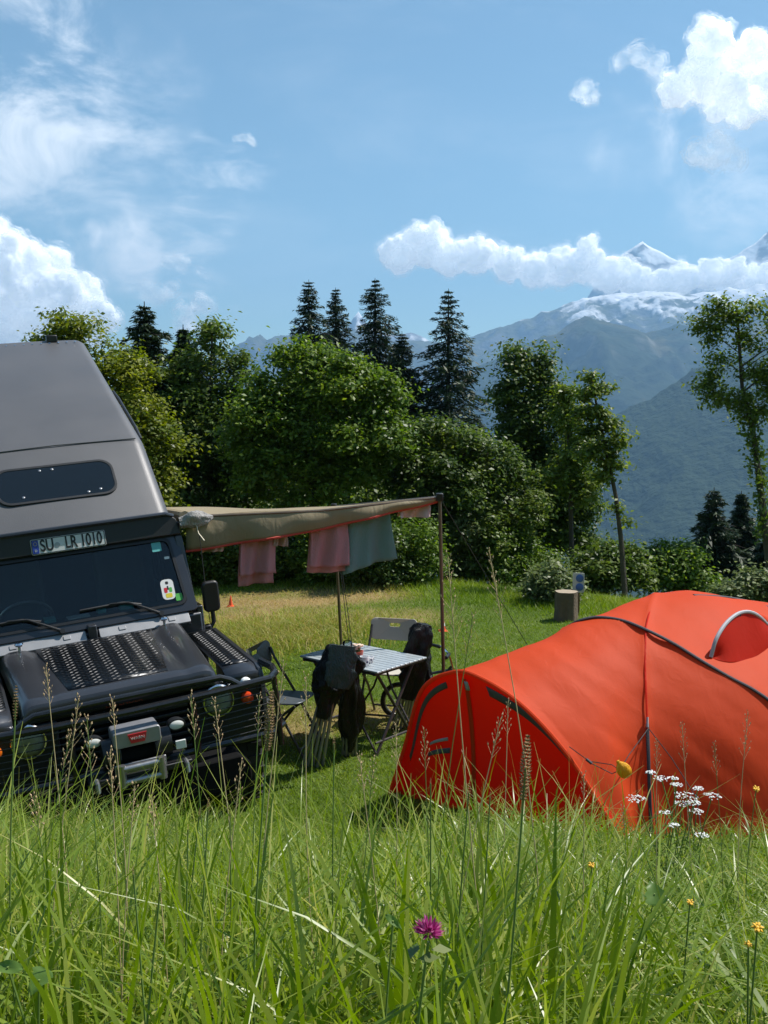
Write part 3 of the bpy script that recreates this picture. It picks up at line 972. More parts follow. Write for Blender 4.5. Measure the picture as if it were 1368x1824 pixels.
for a in range(12):
    t_ = 2 * math.pi * a / 12
    MB().box(-.0016, .0016, -.0016, .0016, 0, .0006, BM @ Matrix.Translation((.0 - .229 + .012 * math.cos(t_), .022 + .012 * math.sin(t_), .0086))).build('star', M['styellow'], npl, smooth=False)
text_obj('plate_text', 'SU', .118, M['ink'], npl, BM @ Matrix.Translation((-.150, .0, .0080)), sx=.70, bold=.0026)
text_obj('plate_text', 'LR 1010', .118, M['ink'], npl, BM @ Matrix.Translation((.105, .0, .0080)), sx=.66, bold=.0026)
MB().lathe([(.019, .0), (.018, .001)], 20, BM @ Matrix.Translation((-.080, -.004, .0078))).build('seal', M['silver'], npl)

# raised camper roof: steep nose with a window, then the lid that lifts to the rear
RF = [(1.375, 1.955, .705), (1.40, 1.985, .715), (1.93, 2.50, .690), (1.985, 2.545, .688), (4.25, 3.46, .672), (4.33, 3.475, .665), (4.37, 3.44, .655), (4.38, 3.38, .65)]


def roof_section(y, z, hw, up, drop=.13, r=.10):
    """across the roof: flat top, rolled edge, short skirt; up = direction out of the sheet (y, z)"""
    row = []
    for s in (-1, 1):
        part = [(s * hw, -drop)] + [(s * (hw - r + r * math.sin(a)), -r + r * math.cos(a)) for a in np.linspace(math.pi / 2, 0, 9)] + [(s * (hw - r) * k, .012 * (1 - k * k)) for k in (.85, .6, .35, .12)]
        row += part if s < 0 else part[::-1]
    return [(x, y + q * up[0], z + q * up[1]) for x, q in row]


secs = []
for i, (y, z, hw) in enumerate(RF):
    a, b_ = RF[max(i - 1, 0)], RF[min(i + 1, len(RF) - 1)]
    d = Vector((b_[0] - a[0], b_[1] - a[1])).normalized()
    up = (-d.y, d.x)
    up = (min(max(up[0], -.75), .35), max(up[1], .5))
    secs.append(roof_section(y, z, hw, up, drop=.13 if i < 7 else .13))
MB().grid(secs).build('camper_roof', M['roof'], car, solid=.012, angle=50)
MB().tube([(-.712, 1.45, 1.90), (-.715, 1.385, 1.952), (-.66, 1.362, 1.975), (0, 1.358, 1.978), (.66, 1.362, 1.975), (.715, 1.385, 1.952), (.712, 1.45, 1.90)], .016, 8).build('roof_rim', M['paint'], car)
MB().tube([(-.62, 1.962, 2.536), (0, 1.955, 2.548), (.62, 1.962, 2.536)], .005, 6).build('roof_crease', M['roof'], car)
nd = Vector((0, 1.93 - 1.40, 2.50 - 1.985)).normalized(); nn_ = Vector((0, -nd.z, nd.y))
NM = frame_on(Vector((0, 1.40, 1.985)) + nn_ * .012, (1, 0, 0), nd, nn_)
NL = math.hypot(.53, .515)
wo, wi = rrect(.87, .36, .11, 7, -.05, NL * .56), rrect(.825, .315, .09, 7, -.05, NL * .56)
rw = ring(wo, wi, -.004, .010, NM, 'roof_window_frame', M['black'], car, bevel=.003)
MB().prism(wi, -.003, .006, lambda p, q, t: NM @ Vector((p, q, t))).build('pane', M['darkglass'], rw)
for x, z in ((-.15, NL * .56 + .13), (-.06, NL * .56 + .13), (.25, NL * .56 - .12), (.16, NL * .56 - .135), (-.30, NL * .56 - .115)):
    MB().lathe([(.011, .006), (.010, .010), (.003, .012)], 10, NM @ Matrix.Translation((x, z, 0))).build('screw_cap', M['silver'], rw)
for k in range(15):                                           # rivets along the rear edge
    MB().lathe([(.011, .0), (.009, .006), (.003, .008)], 8, Matrix.Translation((-.56 + .08 * k, 4.20, 3.451))).build('rivet', M['chrome'], car)
MB().box(.30, .40, 4.22, 4.34, 3.46, 3.53).build('roof_latch', M['black'], car, bevel=.01)
rl = [(.688, 2.1, 2.52), (.694, 2.3, 2.61), (.690, 2.9, 2.855), (.682, 3.1, 2.925)]
MB().tube(rl, .014, 8).build('roof_rail', M['black'], car)
MB().tube([(-p[0], p[1], p[2]) for p in rl], .014, 8).build('roof_rail', M['black'], car)
# canvas walls below the raised lid
for sx in (-1, 1):
    P = []
    for i in range(17):
        t = i / 16
        y = 1.55 + (4.30 - 1.55) * t
        zt = float(np.interp(y, [q[0] for q in RF], [q[1] for q in RF])) - .09
        P.append([(sx * (.655 - .02 * math.sin(math.pi * k / 5) - .008 * math.sin(9 * t + k)), y, 1.88 + (zt - 1.88) * k / 5) for k in range(6)])
    MB().grid(P).build('canvas_wall', M['cloth_dark'], car, solid=.004)
MB().grid([[(x, 4.29, 1.88 + (3.38 - 1.88) * k / 5) for x in np.linspace(-.64, .64, 6)] for k in range(6)]).build('canvas_wall', M['cloth_dark'], car, solid=.004)
# cab and body
for sx in (-1, 1):
    side = [(1.17, .60), (4.42, .60), (4.42, 1.88), (1.46, 1.88), (1.20, 1.33), (1.17, 1.26)]
    hole = None
    a = [(1.17, .60), (4.42, .60), (4.42, 1.28), (1.17, 1.28)]
    MB().prism(a, .775, .82, lambda p, q, t: (sx * t, p, q)).build('body_side', M['paint'], car, bevel=.01)
    for y0, y1 in ((1.36, 1.42), (2.12, 2.20), (2.92, 3.0), (4.34, 4.42)):
        lean = .12 if y0 < 1.4 else 0
        MB().prism([(y0 - lean, 1.28), (y1 - lean, 1.28), (y1, 1.80), (y0, 1.80)], .735, .79, lambda p, q, t: (sx * (t - .045 * (q - 1.28)), p, q)).build('body_pillar', M['paint'], car, bevel=.006)
    MB().box(min(sx * .70, sx * .775), max(sx * .70, sx * .775), 1.42, 4.42, 1.78, 1.90).build('cant_rail', M['paint'], car, bevel=.015)
    for y0, y1 in ((1.33, 2.12), (2.20, 2.92), (3.0, 4.34)):
        MB().prism([(y0, 1.28), (y1, 1.28), (y1, 1.79), (y0 + (.09 if y0 < 1.4 else 0), 1.79)], .755, .759, lambda p, q, t: (sx * (t - .045 * (q - 1.28)), p, q)).build('side_window', M['windscreen'], car)
    for y0, y1 in ((1.24, 2.15), (2.18, 2.95)):
        dr = MB().box(min(sx * .8205, sx * .835), max(sx * .8205, sx * .835), y0, y1, .64, 1.26).build('door', M['paint'], car, bevel=.01)
        MB().box(min(sx * .835, sx * .86), max(sx * .835, sx * .86), y1 - .16, y1 - .05, 1.16, 1.19).build('handle', M['black'], dr, bevel=.006)
    # wheels
    for wy in (.56, 3.35):
        WM = Matrix.Translation((sx * .76, wy, .405)) @ Matrix.Rotation(math.pi / 2, 4, 'Y')
        ty = MB().lathe([(.22, -.10), (.30, -.125), (.37, -.125), (.400, -.10), (.405, 0), (.400, .10), (.37, .125), (.30, .125), (.22, .10)], 36, WM).build('tyre', M['rubber'], car)
        tr_ = MB()
        for k in range(30):
            for q in (-1, 1):
                A = WM @ Matrix.Rotation(2 * math.pi * (k + (.5 if q > 0 else 0)) / 30, 4, 'Z')
                tr_.box(.395, .416, -.024, .024, min(q * .015, q * .118), max(q * .015, q * .118), A)
        tr_.build('tread', M['rubber'], ty, smooth=False)
        MB().lathe([(.215, -.06), (.222, .0), (.222, .09), (.20, .075), (.12, .055), (.06, .085), (.02, .088)] if sx > 0 else [(.02, -.088), (.06, -.085), (.12, -.055), (.20, -.075), (.222, -.09), (.222, 0), (.215, .06)], 30, WM).build('rim', M['black'], ty)
    # mirror
    mb_ = MB().prism(rrect(.125, .235, .035, 5), .0, .055, lambda p, q, t: (sx * .90 + p, 1.22 - t + .03, 1.325 + q)).build('mirror', M['black'], car, bevel=.014)
    MB().tube([(sx * .82, 1.22, 1.10), (sx * .875, 1.215, 1.09), (sx * .90, 1.215, 1.13), (sx * .90, 1.22, 1.215)], .017, 8).build('mirror_arm', M['black'], mb_)
    MB().box(min(sx * .815, sx * .90), max(sx * .815, sx * .875), 1.19, 1.25, 1.03, 1.115).build('mirror_bracket', M['black'], mb_, bevel=.012)
MB().box(-.775, .775, 4.37, 4.425, .60, 1.88).build('rear_wall', M['paint'], car, bevel=.01)
MB().box(-.75, .75, 1.30, 4.37, .60, .68).build('floor_pan', M['grime'], car)
MB().box(-.69, .69, 1.44, 4.40, 1.865, 1.885).build('cab_ceiling', M['cloth_dark'], car)
MB().box(-.45, .45, -.1, 4.3, .42, .60).build('chassis', M['grime'], car)
MB().box(-.60, .60, .07, 1.14, .55, 1.00).build('engine_bay', M['grime'], car)
for wy in (.56, 3.35):
    MB().tube([(-.7, wy, .405), (.7, wy, .405)], .06, 10).build('axle', M['grime'], car)
# cab interior seen through the glass
MB().box(-.72, .72, 1.30, 1.52, 1.02, 1.30).build('dashboard', M['black'], car, bevel=.03)
for x, y, w, h, nm in ((-.05, 1.36, .16, .010, 'dash_paper'), (.30, 1.38, .10, .05, 'dash_box'), (.12, 1.40, .06, .035, 'dash_box'), (-.25, 1.37, .08, .03, 'dash_box')):
    MB().box(x - w / 2, x + w / 2, y, y + .10, 1.30, 1.30 + h).build(nm, M['stwhite'] if nm == 'dash_paper' else M['teal'], car, bevel=.003)
for x in (-.40, .40):
    s_ = MB().prism([(2.02, .95), (2.20, 1.72), (2.30, 1.72), (2.16, .95)], -.20, .20, lambda p, q, t: (x + t, p, q)).build('seat', M['seat'], car, bevel=.04)
    MB().box(x - .22, x + .22, 1.66, 2.12, .86, 1.0).build('cushion', M['seat'], s_, bevel=.04)
    MB().box(x - .12, x + .12, 2.20, 2.28, 1.70, 1.84).build('headrest', M['seat'], s_, bevel=.03)
SWM = Matrix.Translation((-.40, 1.62, 1.30)) @ Matrix.Rotation(R(-55), 4, 'X')
MB().tube([SWM @ Vector((.19 * math.cos(a), .19 * math.sin(a), 0)) for a in np.linspace(0, 2 * math.pi, 29)], .014, 8, cap=False).build('steering_wheel', M['silver'], car)
MB().tube([(-.40, 1.62, 1.30), (-.40, 1.45, 1.15)], .03, 8).build('steering_column', M['black'], car)
MB().prism(rrect(.22, .06, .02, 4), 1.50, 1.52, lambda p, q, t: (p + .02, t, q + 1.76)).build('rear_view_mirror', M['black'], car, bevel=.005)
MB().box(-.74, .74, 2.55, 2.58, .7, 1.85).build('cargo_partition', M['cloth_dark'], car)

# ------------------------------------------------------------------ tent
def fabric(name, col, col2, trans=.3, rough=.42, crease=.5, scale=3.0):
    m, n, l, b = new_mat(name)
    tc = n.new('ShaderNodeTexCoord')
    no = n.new('ShaderNodeTexNoise'); no.inputs['Scale'].default_value = 2.2; no.inputs['Detail'].default_value = 5
    l.new(tc.outputs['Object'], no.inputs['Vector'])
    mx = n.new('ShaderNodeMix'); mx.data_type = 'RGBA'
    mx.inputs['A'].default_value = col + (1,); mx.inputs['B'].default_value = col2 + (1,)
    l.new(no.outputs['Fac'], mx.inputs['Factor']); l.new(mx.outputs['Result'], b.inputs['Base Color'])
    b.inputs['Roughness'].default_value = rough; b.inputs['Specular IOR Level'].default_value = .22
    # creases: stretched, distorted noise
    mp = n.new('ShaderNodeMapping'); mp.inputs['Scale'].default_value = (scale, scale, scale * .35); mp.inputs['Rotation'].default_value = (.5, .3, .6)
    l.new(tc.outputs['Object'], mp.inputs[0])
    cr = n.new('ShaderNodeTexNoise'); cr.inputs['Scale'].default_value = 3; cr.inputs['Detail'].default_value = 7; cr.inputs['Distortion'].default_value = 1.2
    l.new(mp.outputs[0], cr.inputs['Vector'])
    bp = n.new('ShaderNodeBump'); bp.inputs['Strength'].default_value = crease; bp.inputs['Distance'].default_value = .02
    l.new(cr.outputs['Fac'], bp.inputs['Height']); l.new(bp.outputs[0], b.inputs['Normal'])
    tr = n.new('ShaderNodeBsdfTranslucent'); l.new(mx.outputs['Result'], tr.inputs[0])
    ms = n.new('ShaderNodeMixShader'); ms.inputs[0].default_value = trans
    l.new(b.outputs[0], ms.inputs[1]); l.new(tr.outputs[0], ms.inputs[2]); l.new(ms.outputs[0], n['Material Output'].inputs[0])
    return m


M['tent'] = fabric('orange_red_tent_cloth', (.72, .072, .015), (.80, .090, .020), .40, .62, .15, 4.0)
M['tent_in'] = fabric('red_door_cloth', (.74, .034, .012), (.80, .046, .014), .58, .5, .35)
M['sleeve'] = mat('dark_grey_webbing', (.045, .045, .055), .7, 0, .2, 40, bump=.2)
M['greyband'] = mat('grey_zip_band', (.085, .088, .10), .65, 0, .2, 30, bump=.2)
M['greyrim'] = mat('light_grey_piping', (.38, .38, .41), .6, 0, .1, 30)
M['cord'] = mat('dark_guy_cord', (.03, .03, .03), .8, 0, .2, 60)
M['redcord'] = mat('dark_red_cord', (.18, .02, .015), .8, 0, .2, 60)
M['yellowbag'] = fabric('yellow_pouch_cloth', (.78, .36, .015), (.85, .45, .03), .25, .5, .6, 20)

rows_px = [
    [(1118, 1550, 5.55), (1082, 1455, 5.56), (1012, 1345, 5.65), (932, 1257, 5.8), (858, 1208, 6.0), (808, 1197, 6.15), (752, 1230, 6.38), (722, 1330, 6.58), (694, 1465, 6.7)],
    [(1136, 1545, 5.62), (1118, 1440, 5.64), (1085, 1345, 5.72), (1040, 1252, 5.9), (992, 1178, 6.15), (962, 1140, 6.45), (945, 1162, 6.8), (915, 1250, 7.1), (885, 1400, 7.3)],
    [(1163, 1530, 5.72), (1157, 1410, 5.8), (1153, 1310, 5.92), (1150, 1210, 6.15), (1150, 1123, 6.5), (1165, 1057, 7.05), (1160, 1085, 7.55), (1150, 1160, 7.95), (1140, 1310, 8.15)],
    [(1420, 1525, 5.72), (1400, 1408, 5.8), (1370, 1300, 5.95), (1345, 1210, 6.2), (1320, 1130, 6.6), (1300, 1061, 7.15), (1290, 1090, 7.75), (1280, 1170, 8.15), (1270, 1300, 8.4)],
    [(1660, 1500, 6.0), (1640, 1420, 6.05), (1610, 1340, 6.15), (1575, 1260, 6.4), (1540, 1185, 6.8), (1505, 1112, 7.4), (1480, 1150, 7.9), (1460, 1220, 8.3), (1440, 1300, 8.55)],
]
TC = np.array([[list(pt(*p)) for p in r] for r in rows_px])
# last row: the far end comes down to the ground
a_, b_ = pt(1790, 1450, 6.4), pt(1600, 1320, 8.3)
last = []
for k in range(9):
    q = a_.lerp(b_, k / 8)
    last.append([q.x + .15 * math.sin(math.pi * k / 8), q.y, Gz(q.x, q.y) + .18 * math.sin(math.pi * k / 8)])
TC = np.concatenate([TC, [last]])
for r in range(len(TC)):                                       # feet pegged to the ground
    for k in (0, 8):
        TC[r, k, 2] = Gz(TC[r, k, 0], TC[r, k, 1]) - .01


def catmull(C, t):
    """interpolate control rows C (n, ...) at parameters t in 0..n-1"""
    n = len(C)
    i = np.clip(np.floor(t).astype(int), 0, n - 2); f = (t - i)
    f = f.reshape((-1,) + (1,) * (C.ndim - 1))
    p0 = np.where((i == 0).reshape(f.shape), 2 * C[0] - C[1], C[np.maximum(i - 1, 0)])
    p1, p2 = C[i], C[i + 1]
    p3 = np.where((i == n - 2).reshape(f.shape), 2 * C[-1] - C[-2], C[np.minimum(i + 2, n - 1)])
    return .5 * (2 * p1 + (p2 - p0) * f + (2 * p0 - 5 * p1 + 4 * p2 - p3) * f ** 2 + (3 * p1 - p0 - 3 * p2 + p3) * f ** 3)


NU, NV = 151, 121
S1 = catmull(TC, np.linspace(0, 5, NU))
TS = np.swapaxes(catmull(np.swapaxes(S1, 0, 1), np.linspace(0, 8, NV)), 0, 1)      # (NU, NV, 3)
tp_ = TS.reshape(-1, 3)


def proj(Pn):
    x, y, z = Pn[:, 0], Pn[:, 1], Pn[:, 2]
    f = y * math.cos(PITCH) - z * math.sin(PITCH)
    u = x / f; v = -(y * math.sin(PITCH) + z * math.cos(PITCH)) / f
    return np.stack([684 + u * F, 912 + v * F, f], 1)


TPX = proj(tp_)


def on_tent(px, py, lift=.012):
    d = (TPX[:, 0] - px) ** 2 + (TPX[:, 1] - py) ** 2
    near = np.where(d < max(144, d.min() * 1.5 + 1))[0]
    near = near[TPX[near, 2] < TPX[near, 2].min() + .45]
    k = near[np.argmin(d[near])]
    p = Vector(tp_[k])
    p = pt(px, py, p.y)
    return p - p.normalized() * lift + Vector((0, 0, lift * .5))


main_pole_px = [(1004, 1121), (1030, 1107), (1062, 1100), (1106, 1105), (1150, 1122), (1200, 1147), (1250, 1178), (1300, 1207), (1345, 1231), (1385, 1262), (1415, 1310), (1440, 1400)]
MP = [on_tent(*p, lift=.0) for p in main_pole_px]
# cloth is drawn taut over the pole: raise it there, and let it sag a little between
mp_d = np.array([list(p) for p in catmull(np.array([list(p) for p in MP]), np.linspace(0, len(MP) - 1, 90))])
nrm = np.cross(np.gradient(TS, axis=1), np.gradient(TS, axis=0))
nrm /= np.linalg.norm(nrm, axis=2, keepdims=True) + 1e-9
cen = TS.mean((0, 1)); cen[2] = -2.4
sgn = np.sign(((TS - cen) * nrm).sum(2).mean()); nrm *= sgn
dist = np.min(np.linalg.norm(TS[:, :, None, :] - mp_d[None, None], axis=3), axis=2)
us = np.linspace(0, 5, NU)[:, None]
lift_ = .030 * np.exp(-dist / .10) - .012
wr = (fbm(TS[..., 0] * 2.2, TS[..., 1] * 2.2, TS[..., 2] * 2.2, 4, 3) - .5) * .020
fold = np.abs(fbm(TS[..., 0] * 3 + TS[..., 2] * 3.5, TS[..., 1] * 1.2, TS[..., 2] * .9, 3, 8) - .5)
env = np.clip(us / .25, 0, 1) * np.clip(np.minimum(np.linspace(0, 1, NV), np.linspace(1, 0, NV))[None] / .06, 0, 1)
seam2 = .016 * np.exp(-np.abs(us - 2.0) / .06)
TS = TS + nrm * ((lift_ + wr + (.10 - fold) * .03 + seam2) * env)[..., None]
tp_ = TS.reshape(-1, 3); TPX = proj(tp_)

tent = empty('dome_tent', (1.5, 6.6, Gz(1.5, 6.6)))
tag(tent, 'orange red dome tent with dark pole sleeves pitched behind the tall grass', 'tent')
tent_inv = Matrix.Translation(-Vector(tent.location))


def tl(p):
    return Vector(p) - Vector(tent.location)


fly = np_mesh('fly_sheet', tp_ - np.array(tent.location), grid_faces(NU, NV), M['tent'], tent, smooth=True)


def surf_tube(pxs, r, name, m, parent, n=40, lift=.012, flat=.5):
    c = np.array([list(on_tent(*p, lift=lift)) for p in pxs])
    c = catmull(c, np.linspace(0, len(c) - 1, n))
    return MB().tube([tl(p) for p in c], r, 8, flat=flat).build(name, m, parent)


surf_tube(main_pole_px, .013, 'pole_sleeve', M['sleeve'], tent, 60, lift=.004, flat=.8)
surf_tube([(1235, 1060), (1290, 1063), (1335, 1071), (1368, 1081), (1400, 1092)], .015, 'pole_sleeve', M['sleeve'], tent, 30, lift=.0)
surf_tube([(1150, 1124), (1149, 1180), (1151, 1240), (1153, 1300)], .006, 'panel_seam', M['tent_in'], tent, 30, lift=.006)
surf_tube([(1153, 1290), (1155, 1350), (1157, 1420), (1162, 1525)], .011, 'side_pole_sleeve', M['sleeve'], tent, 30, lift=.008)
surf_tube([(1165, 1060), (1157, 1090), (1150, 1120)], .005, 'panel_seam', M['tent_in'], tent, 16, lift=.004)
surf_tube([(1153, 1280), (1153, 1298)], .014, 'guy_tab', M['greyrim'], tent, 4, lift=.016)
surf_tube([(1155, 1450), (1200, 1400), (1260, 1330), (1290, 1260)], .003, 'panel_seam', M['tent_in'], tent, 24, lift=.002) if False else None
# front arch: pole sleeve, then the recessed door
A0 = TS[0]
inw = Vector(TS[12].mean(0) - TS[0].mean(0)); inw.z = 0; inw.normalize()
arch = [tl(p) for p in A0]
MB().tube([p - inw * .004 for p in arch], .014, 8).build('arch_sleeve', M['tent'], tent)
nf, ff = Vector(A0[0]), Vector(A0[-1])
Pd, base_ = [], []
for k in range(NV):
    t = k / (NV - 1)
    s_ = 3 * t * t - 2 * t ** 3
    bpt = nf.lerp(ff, s_)
    bpt.z = Gz(bpt.x, bpt.y) - .01
    base_.append(bpt)
NS = 18
for k in range(NV):
    ap = Vector(A0[k])
    row = []
    for i in range(NS):
        f = i / (NS - 1)
        p = ap.lerp(base_[k], f)
        dep = .035 + .10 * math.sin(math.pi * min(1, f * 1.0)) * .5
        p = p + inw * (dep * (1 if True else 0)) * (min(1, f * 8 + .35)) + inw * .016 * math.sin(k * .31 + 5 * f) * f
        row.append(tl(p))
    Pd.append(row)
door = MB().grid(Pd).build('door_panel', M['tent_in'], tent, angle=180)


def door_pt(k, f, out=.012):
    i = f * (NS - 1); i0 = min(int(i), NS - 2)
    p = Pd[k][i0].lerp(Pd[k][i0 + 1], i - i0)
    return p - inw * out


def band(k0, k1, f0, f1, name, m, out=.010):
    ks = list(range(k0, k1 + 1, 2))
    g = [[door_pt(k, f0 + (f1 - f0) * j / 3 + 0, out) for j in range(4)] for k in ks]
    return MB().grid(g).build(name, m, door, solid=.004, angle=180)


def band_near(k0, k1, w0, w1, name, m, out=.010):
    """strip at a fixed distance below the arch"""
    g = []
    for k in range(k0, k1 + 1, 2):
        L = max(.05, (Pd[k][0] - Pd[k][-1]).length)
        g.append([door_pt(k, min(.98, (w0 + (w1 - w0) * j / 3) / L), out) for j in range(4)])
    return MB().grid(g).build(name, m, door, solid=.004, angle=180)


band_near(4, 60, .055, .125, 'zip_band', M['greyband'])
band_near(80, 106, .05, .095, 'zip_band', M['greyband'])
g = []
for k in (70, 72):
    g.append([door_pt(k, f, .012) for f in np.linspace(.05, .93, 12)])
MB().grid(g).build('door_zip', M['tent'], door, solid=.004, angle=180)
band(82, 90, .46, .485, 'vent_flap', M['greyrim'], .016)
band(81, 92, .54, .58, 'vent_flap', M['greyband'], .016)
band(69, 71, .07, .13, 'door_toggle', M['greyrim'], .02)
# hooded vent on the dome
rim_px = [(1266, 1172), (1276, 1150), (1296, 1128), (1322, 1114), (1350, 1118), (1385, 1136)]
base_px = [(1266, 1172), (1290, 1140), (1318, 1122), (1345, 1116), (1368, 1120), (1388, 1138)]
rim3 = [on_tent(*p, lift=l_) for p, l_ in zip(rim_px, (.01, .10, .16, .18, .16, .02))]
bas3 = [on_tent(p[0] + 10, p[1] - 6, lift=.004) for p in base_px]
rimc = catmull(np.array([list(p) for p in rim3]), np.linspace(0, 5, 24)); basc = catmull(np.array([list(p) for p in bas3]), np.linspace(0, 5, 24))
hood = MB().grid([[tl(Vector(a).lerp(Vector(b), j / 4) + Vector((0, 0, .03 * math.sin(math.pi * j / 4)))) for j in range(5)] for a, b in zip(rimc, basc)]).build('vent_hood', M['tent'], tent, solid=.003, angle=180)
MB().tube([tl(p) for p in rimc], .013, 8).build('hood_rim', M['greyrim'], hood)
low_px = [(1266, 1172), (1285, 1178), (1305, 1180), (1330, 1176), (1355, 1165), (1388, 1140)]
low3 = catmull(np.array([list(on_tent(*p, lift=.008)) for p in low_px]), np.linspace(0, 5, 24))
MB().grid([[tl(Vector(a).lerp(Vector(b), j / 3) + (Vector(b) - Vector(a)).normalized() * 0 + inw * .05 * math.sin(math.pi * j / 3)) for j in range(4)] for a, b in zip(rimc, low3)]).build('vent_mesh', M['tent_in'], hood, angle=180)
MB().tube([tl(on_tent(1312, 1150, .02)), tl(Vector(rimc[13]))], .008, 6).build('vent_prop', M['sleeve'], hood)
# guy lines and a stuffed pouch hanging on one of them
Jn = on_tent(1155, 1300, .02)
for q in [[Jn, pt(1120, 1345, 5.62), pt(1104, 1372, 5.55), pt(1090, 1362, 5.55), pt(1050, 1356, 5.6), pt(1014, 1330, 5.66)],
          [Jn, pt(1196, 1350, 5.72), pt(1240, 1420, 5.5), Vector((1.75, 5.2, Gz(1.75, 5.2)))],
          [pt(1048, 1357, 5.58), pt(1090, 1378, 5.55), pt(1104, 1372, 5.53)]]:
    MB().tube([tl(p) for p in q], .0028, 5).build('guy_line', M['cord'], tent)
MB().tube([tl(pt(1044, 1352, 5.56)), tl(pt(1054, 1360, 5.55))], .009, 6).build('line_slider', M['sleeve'], tent)
pc = pt(1110, 1370, 5.52)
bag = MB()
prof = [(.006, -.055), (.026, -.05), (.037, -.025), (.038, .0), (.030, .025), (.016, .042), (.007, .05), (.012, .062)]
bag.lathe([(r, z) for r, z in prof], 16, Matrix.Translation(pc) @ Matrix.Rotation(R(-35), 4, 'Y'), sx=1.15, sy=.85)
pouch = bag.build('stuff_pouch', M['yellowbag'], angle=180, sub=1)
tag(pouch, 'small yellow orange stuff pouch hanging on the orange tent guy line', 'pouch')


# ------------------------------------------------------------------ awning and washing
M['awning'] = fabric('tan_awning_cloth', (.33, .27, .175), (.38, .31, .20), .2, .7, .4, 4)
M['trim'] = mat('red_trim_tape', (.50, .05, .03), .7, 0, .15, 40)
M['polewood'] = mat('brown_aluminium_pole', (.16, .12, .085), .4, .5, .15, 20)
M['baggrey'] = fabric('silver_grey_bag', (.32, .30, .29), (.40, .38, .36), .1, .35, .9, 16)
M['tape'] = mat('white_strap', (.66, .60, .48), .8, 0, .1, 30)
V1, V2 = cw(.82, 1.42, 1.925), cw(.82, 3.75, 1.90)
C1 = pt(783, 886, 8.3)
rear = (cw(0, 1, 0) - cw(0, 0, 0)); rear.z = 0; rear.normalize()
C2 = C1 + rear * 2.4; C2.z = pt(600, 903, C2.y).z
V2.z = pt(300, 903, V2.y).z
awn = empty('side_awning', (C1.x, C1.y, Gz(C1.x, C1.y)))
tag(awn, 'tan cloth awning with red trim stretched from the vehicle roof to two poles', 'awning')


def al(p):
    return Vector(p) - Vector(awn.location)


P = []
NA = 40
for i in range(NA + 1):
    s = i / NA
    row = []
    for j in range(21):
        t = j / 20
        p = V1.lerp(C1, s).lerp(V2.lerp(C2, s), t)
        p = p + Vector((0, 0, -.05 * math.sin(math.pi * s) * (.25 + .75 * math.sin(math.pi * t)) + .012 * math.sin(9 * s + 5 * t) * math.sin(math.pi * s)))
        row.append(p)
    P.append(row)
sheet = MB().grid([[al(p) for p in r] for r in P]).build('awning_sheet', M['awning'], awn, solid=.003, angle=180)
front_edge = [r[0] for r in P]
out_dir = -rear
val, hem = [], []
for i, p in enumerate(front_edge):
    s = i / NA
    h = .235 * (1 - s) ** .8 + .03
    h *= 1 + .05 * math.sin(7 * s)
    col = []
    for j in range(9):
        f = j / 8
        w = (.018 * math.sin(17 * s + 2 * f) + .014 * math.sin(31 * s - 1.5 * f)) * f
        col.append(p + Vector((0, 0, -h * f)) + out_dir * (.02 * math.sin(math.pi * f) + w))
    val.append(col); hem.append(col[-1])
MB().grid([[al(p) for p in r] for r in val]).build('front_valance', M['awning'], awn, solid=.003, angle=180)
MB().tube([al(p) for p in hem], .0065, 6, flat=1.6).build('red_trim', M['trim'], awn)
MB().tube([al(front_edge[0]), al(front_edge[NA // 2] + Vector((0, 0, -.01))), al(C1)], .011, 8).build('rafter', M['polewood'], awn)
MB().tube([al(P[-1][0]), al(P[-1][10]), al(P[-1][20])], .014, 8).build('outer_rafter', M['polewood'], awn)
MB().tube([al(V1), al(V2)], .045, 10).build('awning_case', M['awning'], awn)
for c, lx, ly in ((C1, .055, .0), (C2, .08, .03)):
    b = Vector((c.x + lx, c.y + ly, Gz(c.x + lx, c.y + ly) - .03))
    q = MB().tube([al(b), al(c + Vector((0, 0, .01)))], .0155, 10).build('awning_pole', M['polewood'], awn)
    MB().box(-.03, .03, -.03, .03, -.03, .035, Matrix.Translation(al(c))).build('pole_cap', M['black'], q, bevel=.008)
# crumpled cover end by the vehicle and a loose strap
MB().tube([al(cw(.88, 1.33, 1.86)), al(cw(.885, 1.32, 1.80)), al(cw(.92, 1.31, 1.74))], .012, 6, flat=.3).build('loose_strap', M['tape'], awn)
MB().tube([al(cw(.90, 1.36, 1.78)), al(cw(.90, 1.36, 1.4)), al(cw(.93, 1.40, .02))], .003, 5).build('guy_line', M['cord'], awn)
g0 = C2 + Vector((0, 0, -.05))
for dx, dy in ((.16, .25), (.20, .22)):
    e = Vector((C2.x + dx, C2.y + dy, Gz(C2.x + dx, C2.y + dy)))
    MB().tube([al(g0), al(g0.lerp(e, .5)), al(e)], .004, 5).build('guy_line', M['cord'], awn)
e = gpt(940, 1150); MB().tube([al(C1), al(e)], .004, 5).build('guy_line', M['cord'], awn)

# (the crumpled end of the awning cover is gathered below, once cloth can be gathered)
# washing line under the front edge, with towels
M['pink'] = fabric('pink_towelling', (.84, .42, .45), (.88, .50, .52), .45, .95, .8, 30)
M['pinkpale'] = fabric('pale_pink_cloth', (.84, .62, .60), (.88, .70, .67), .4, .95, .5, 30)
M['tealt'] = fabric('blue_green_towelling', (.27, .43, .41), (.33, .50, .47), .4, .95, .8, 30)
M['check'] = fabric('red_white_check_cloth', (.70, .36, .33), (.82, .66, .60), .3, .95, .5, 30)


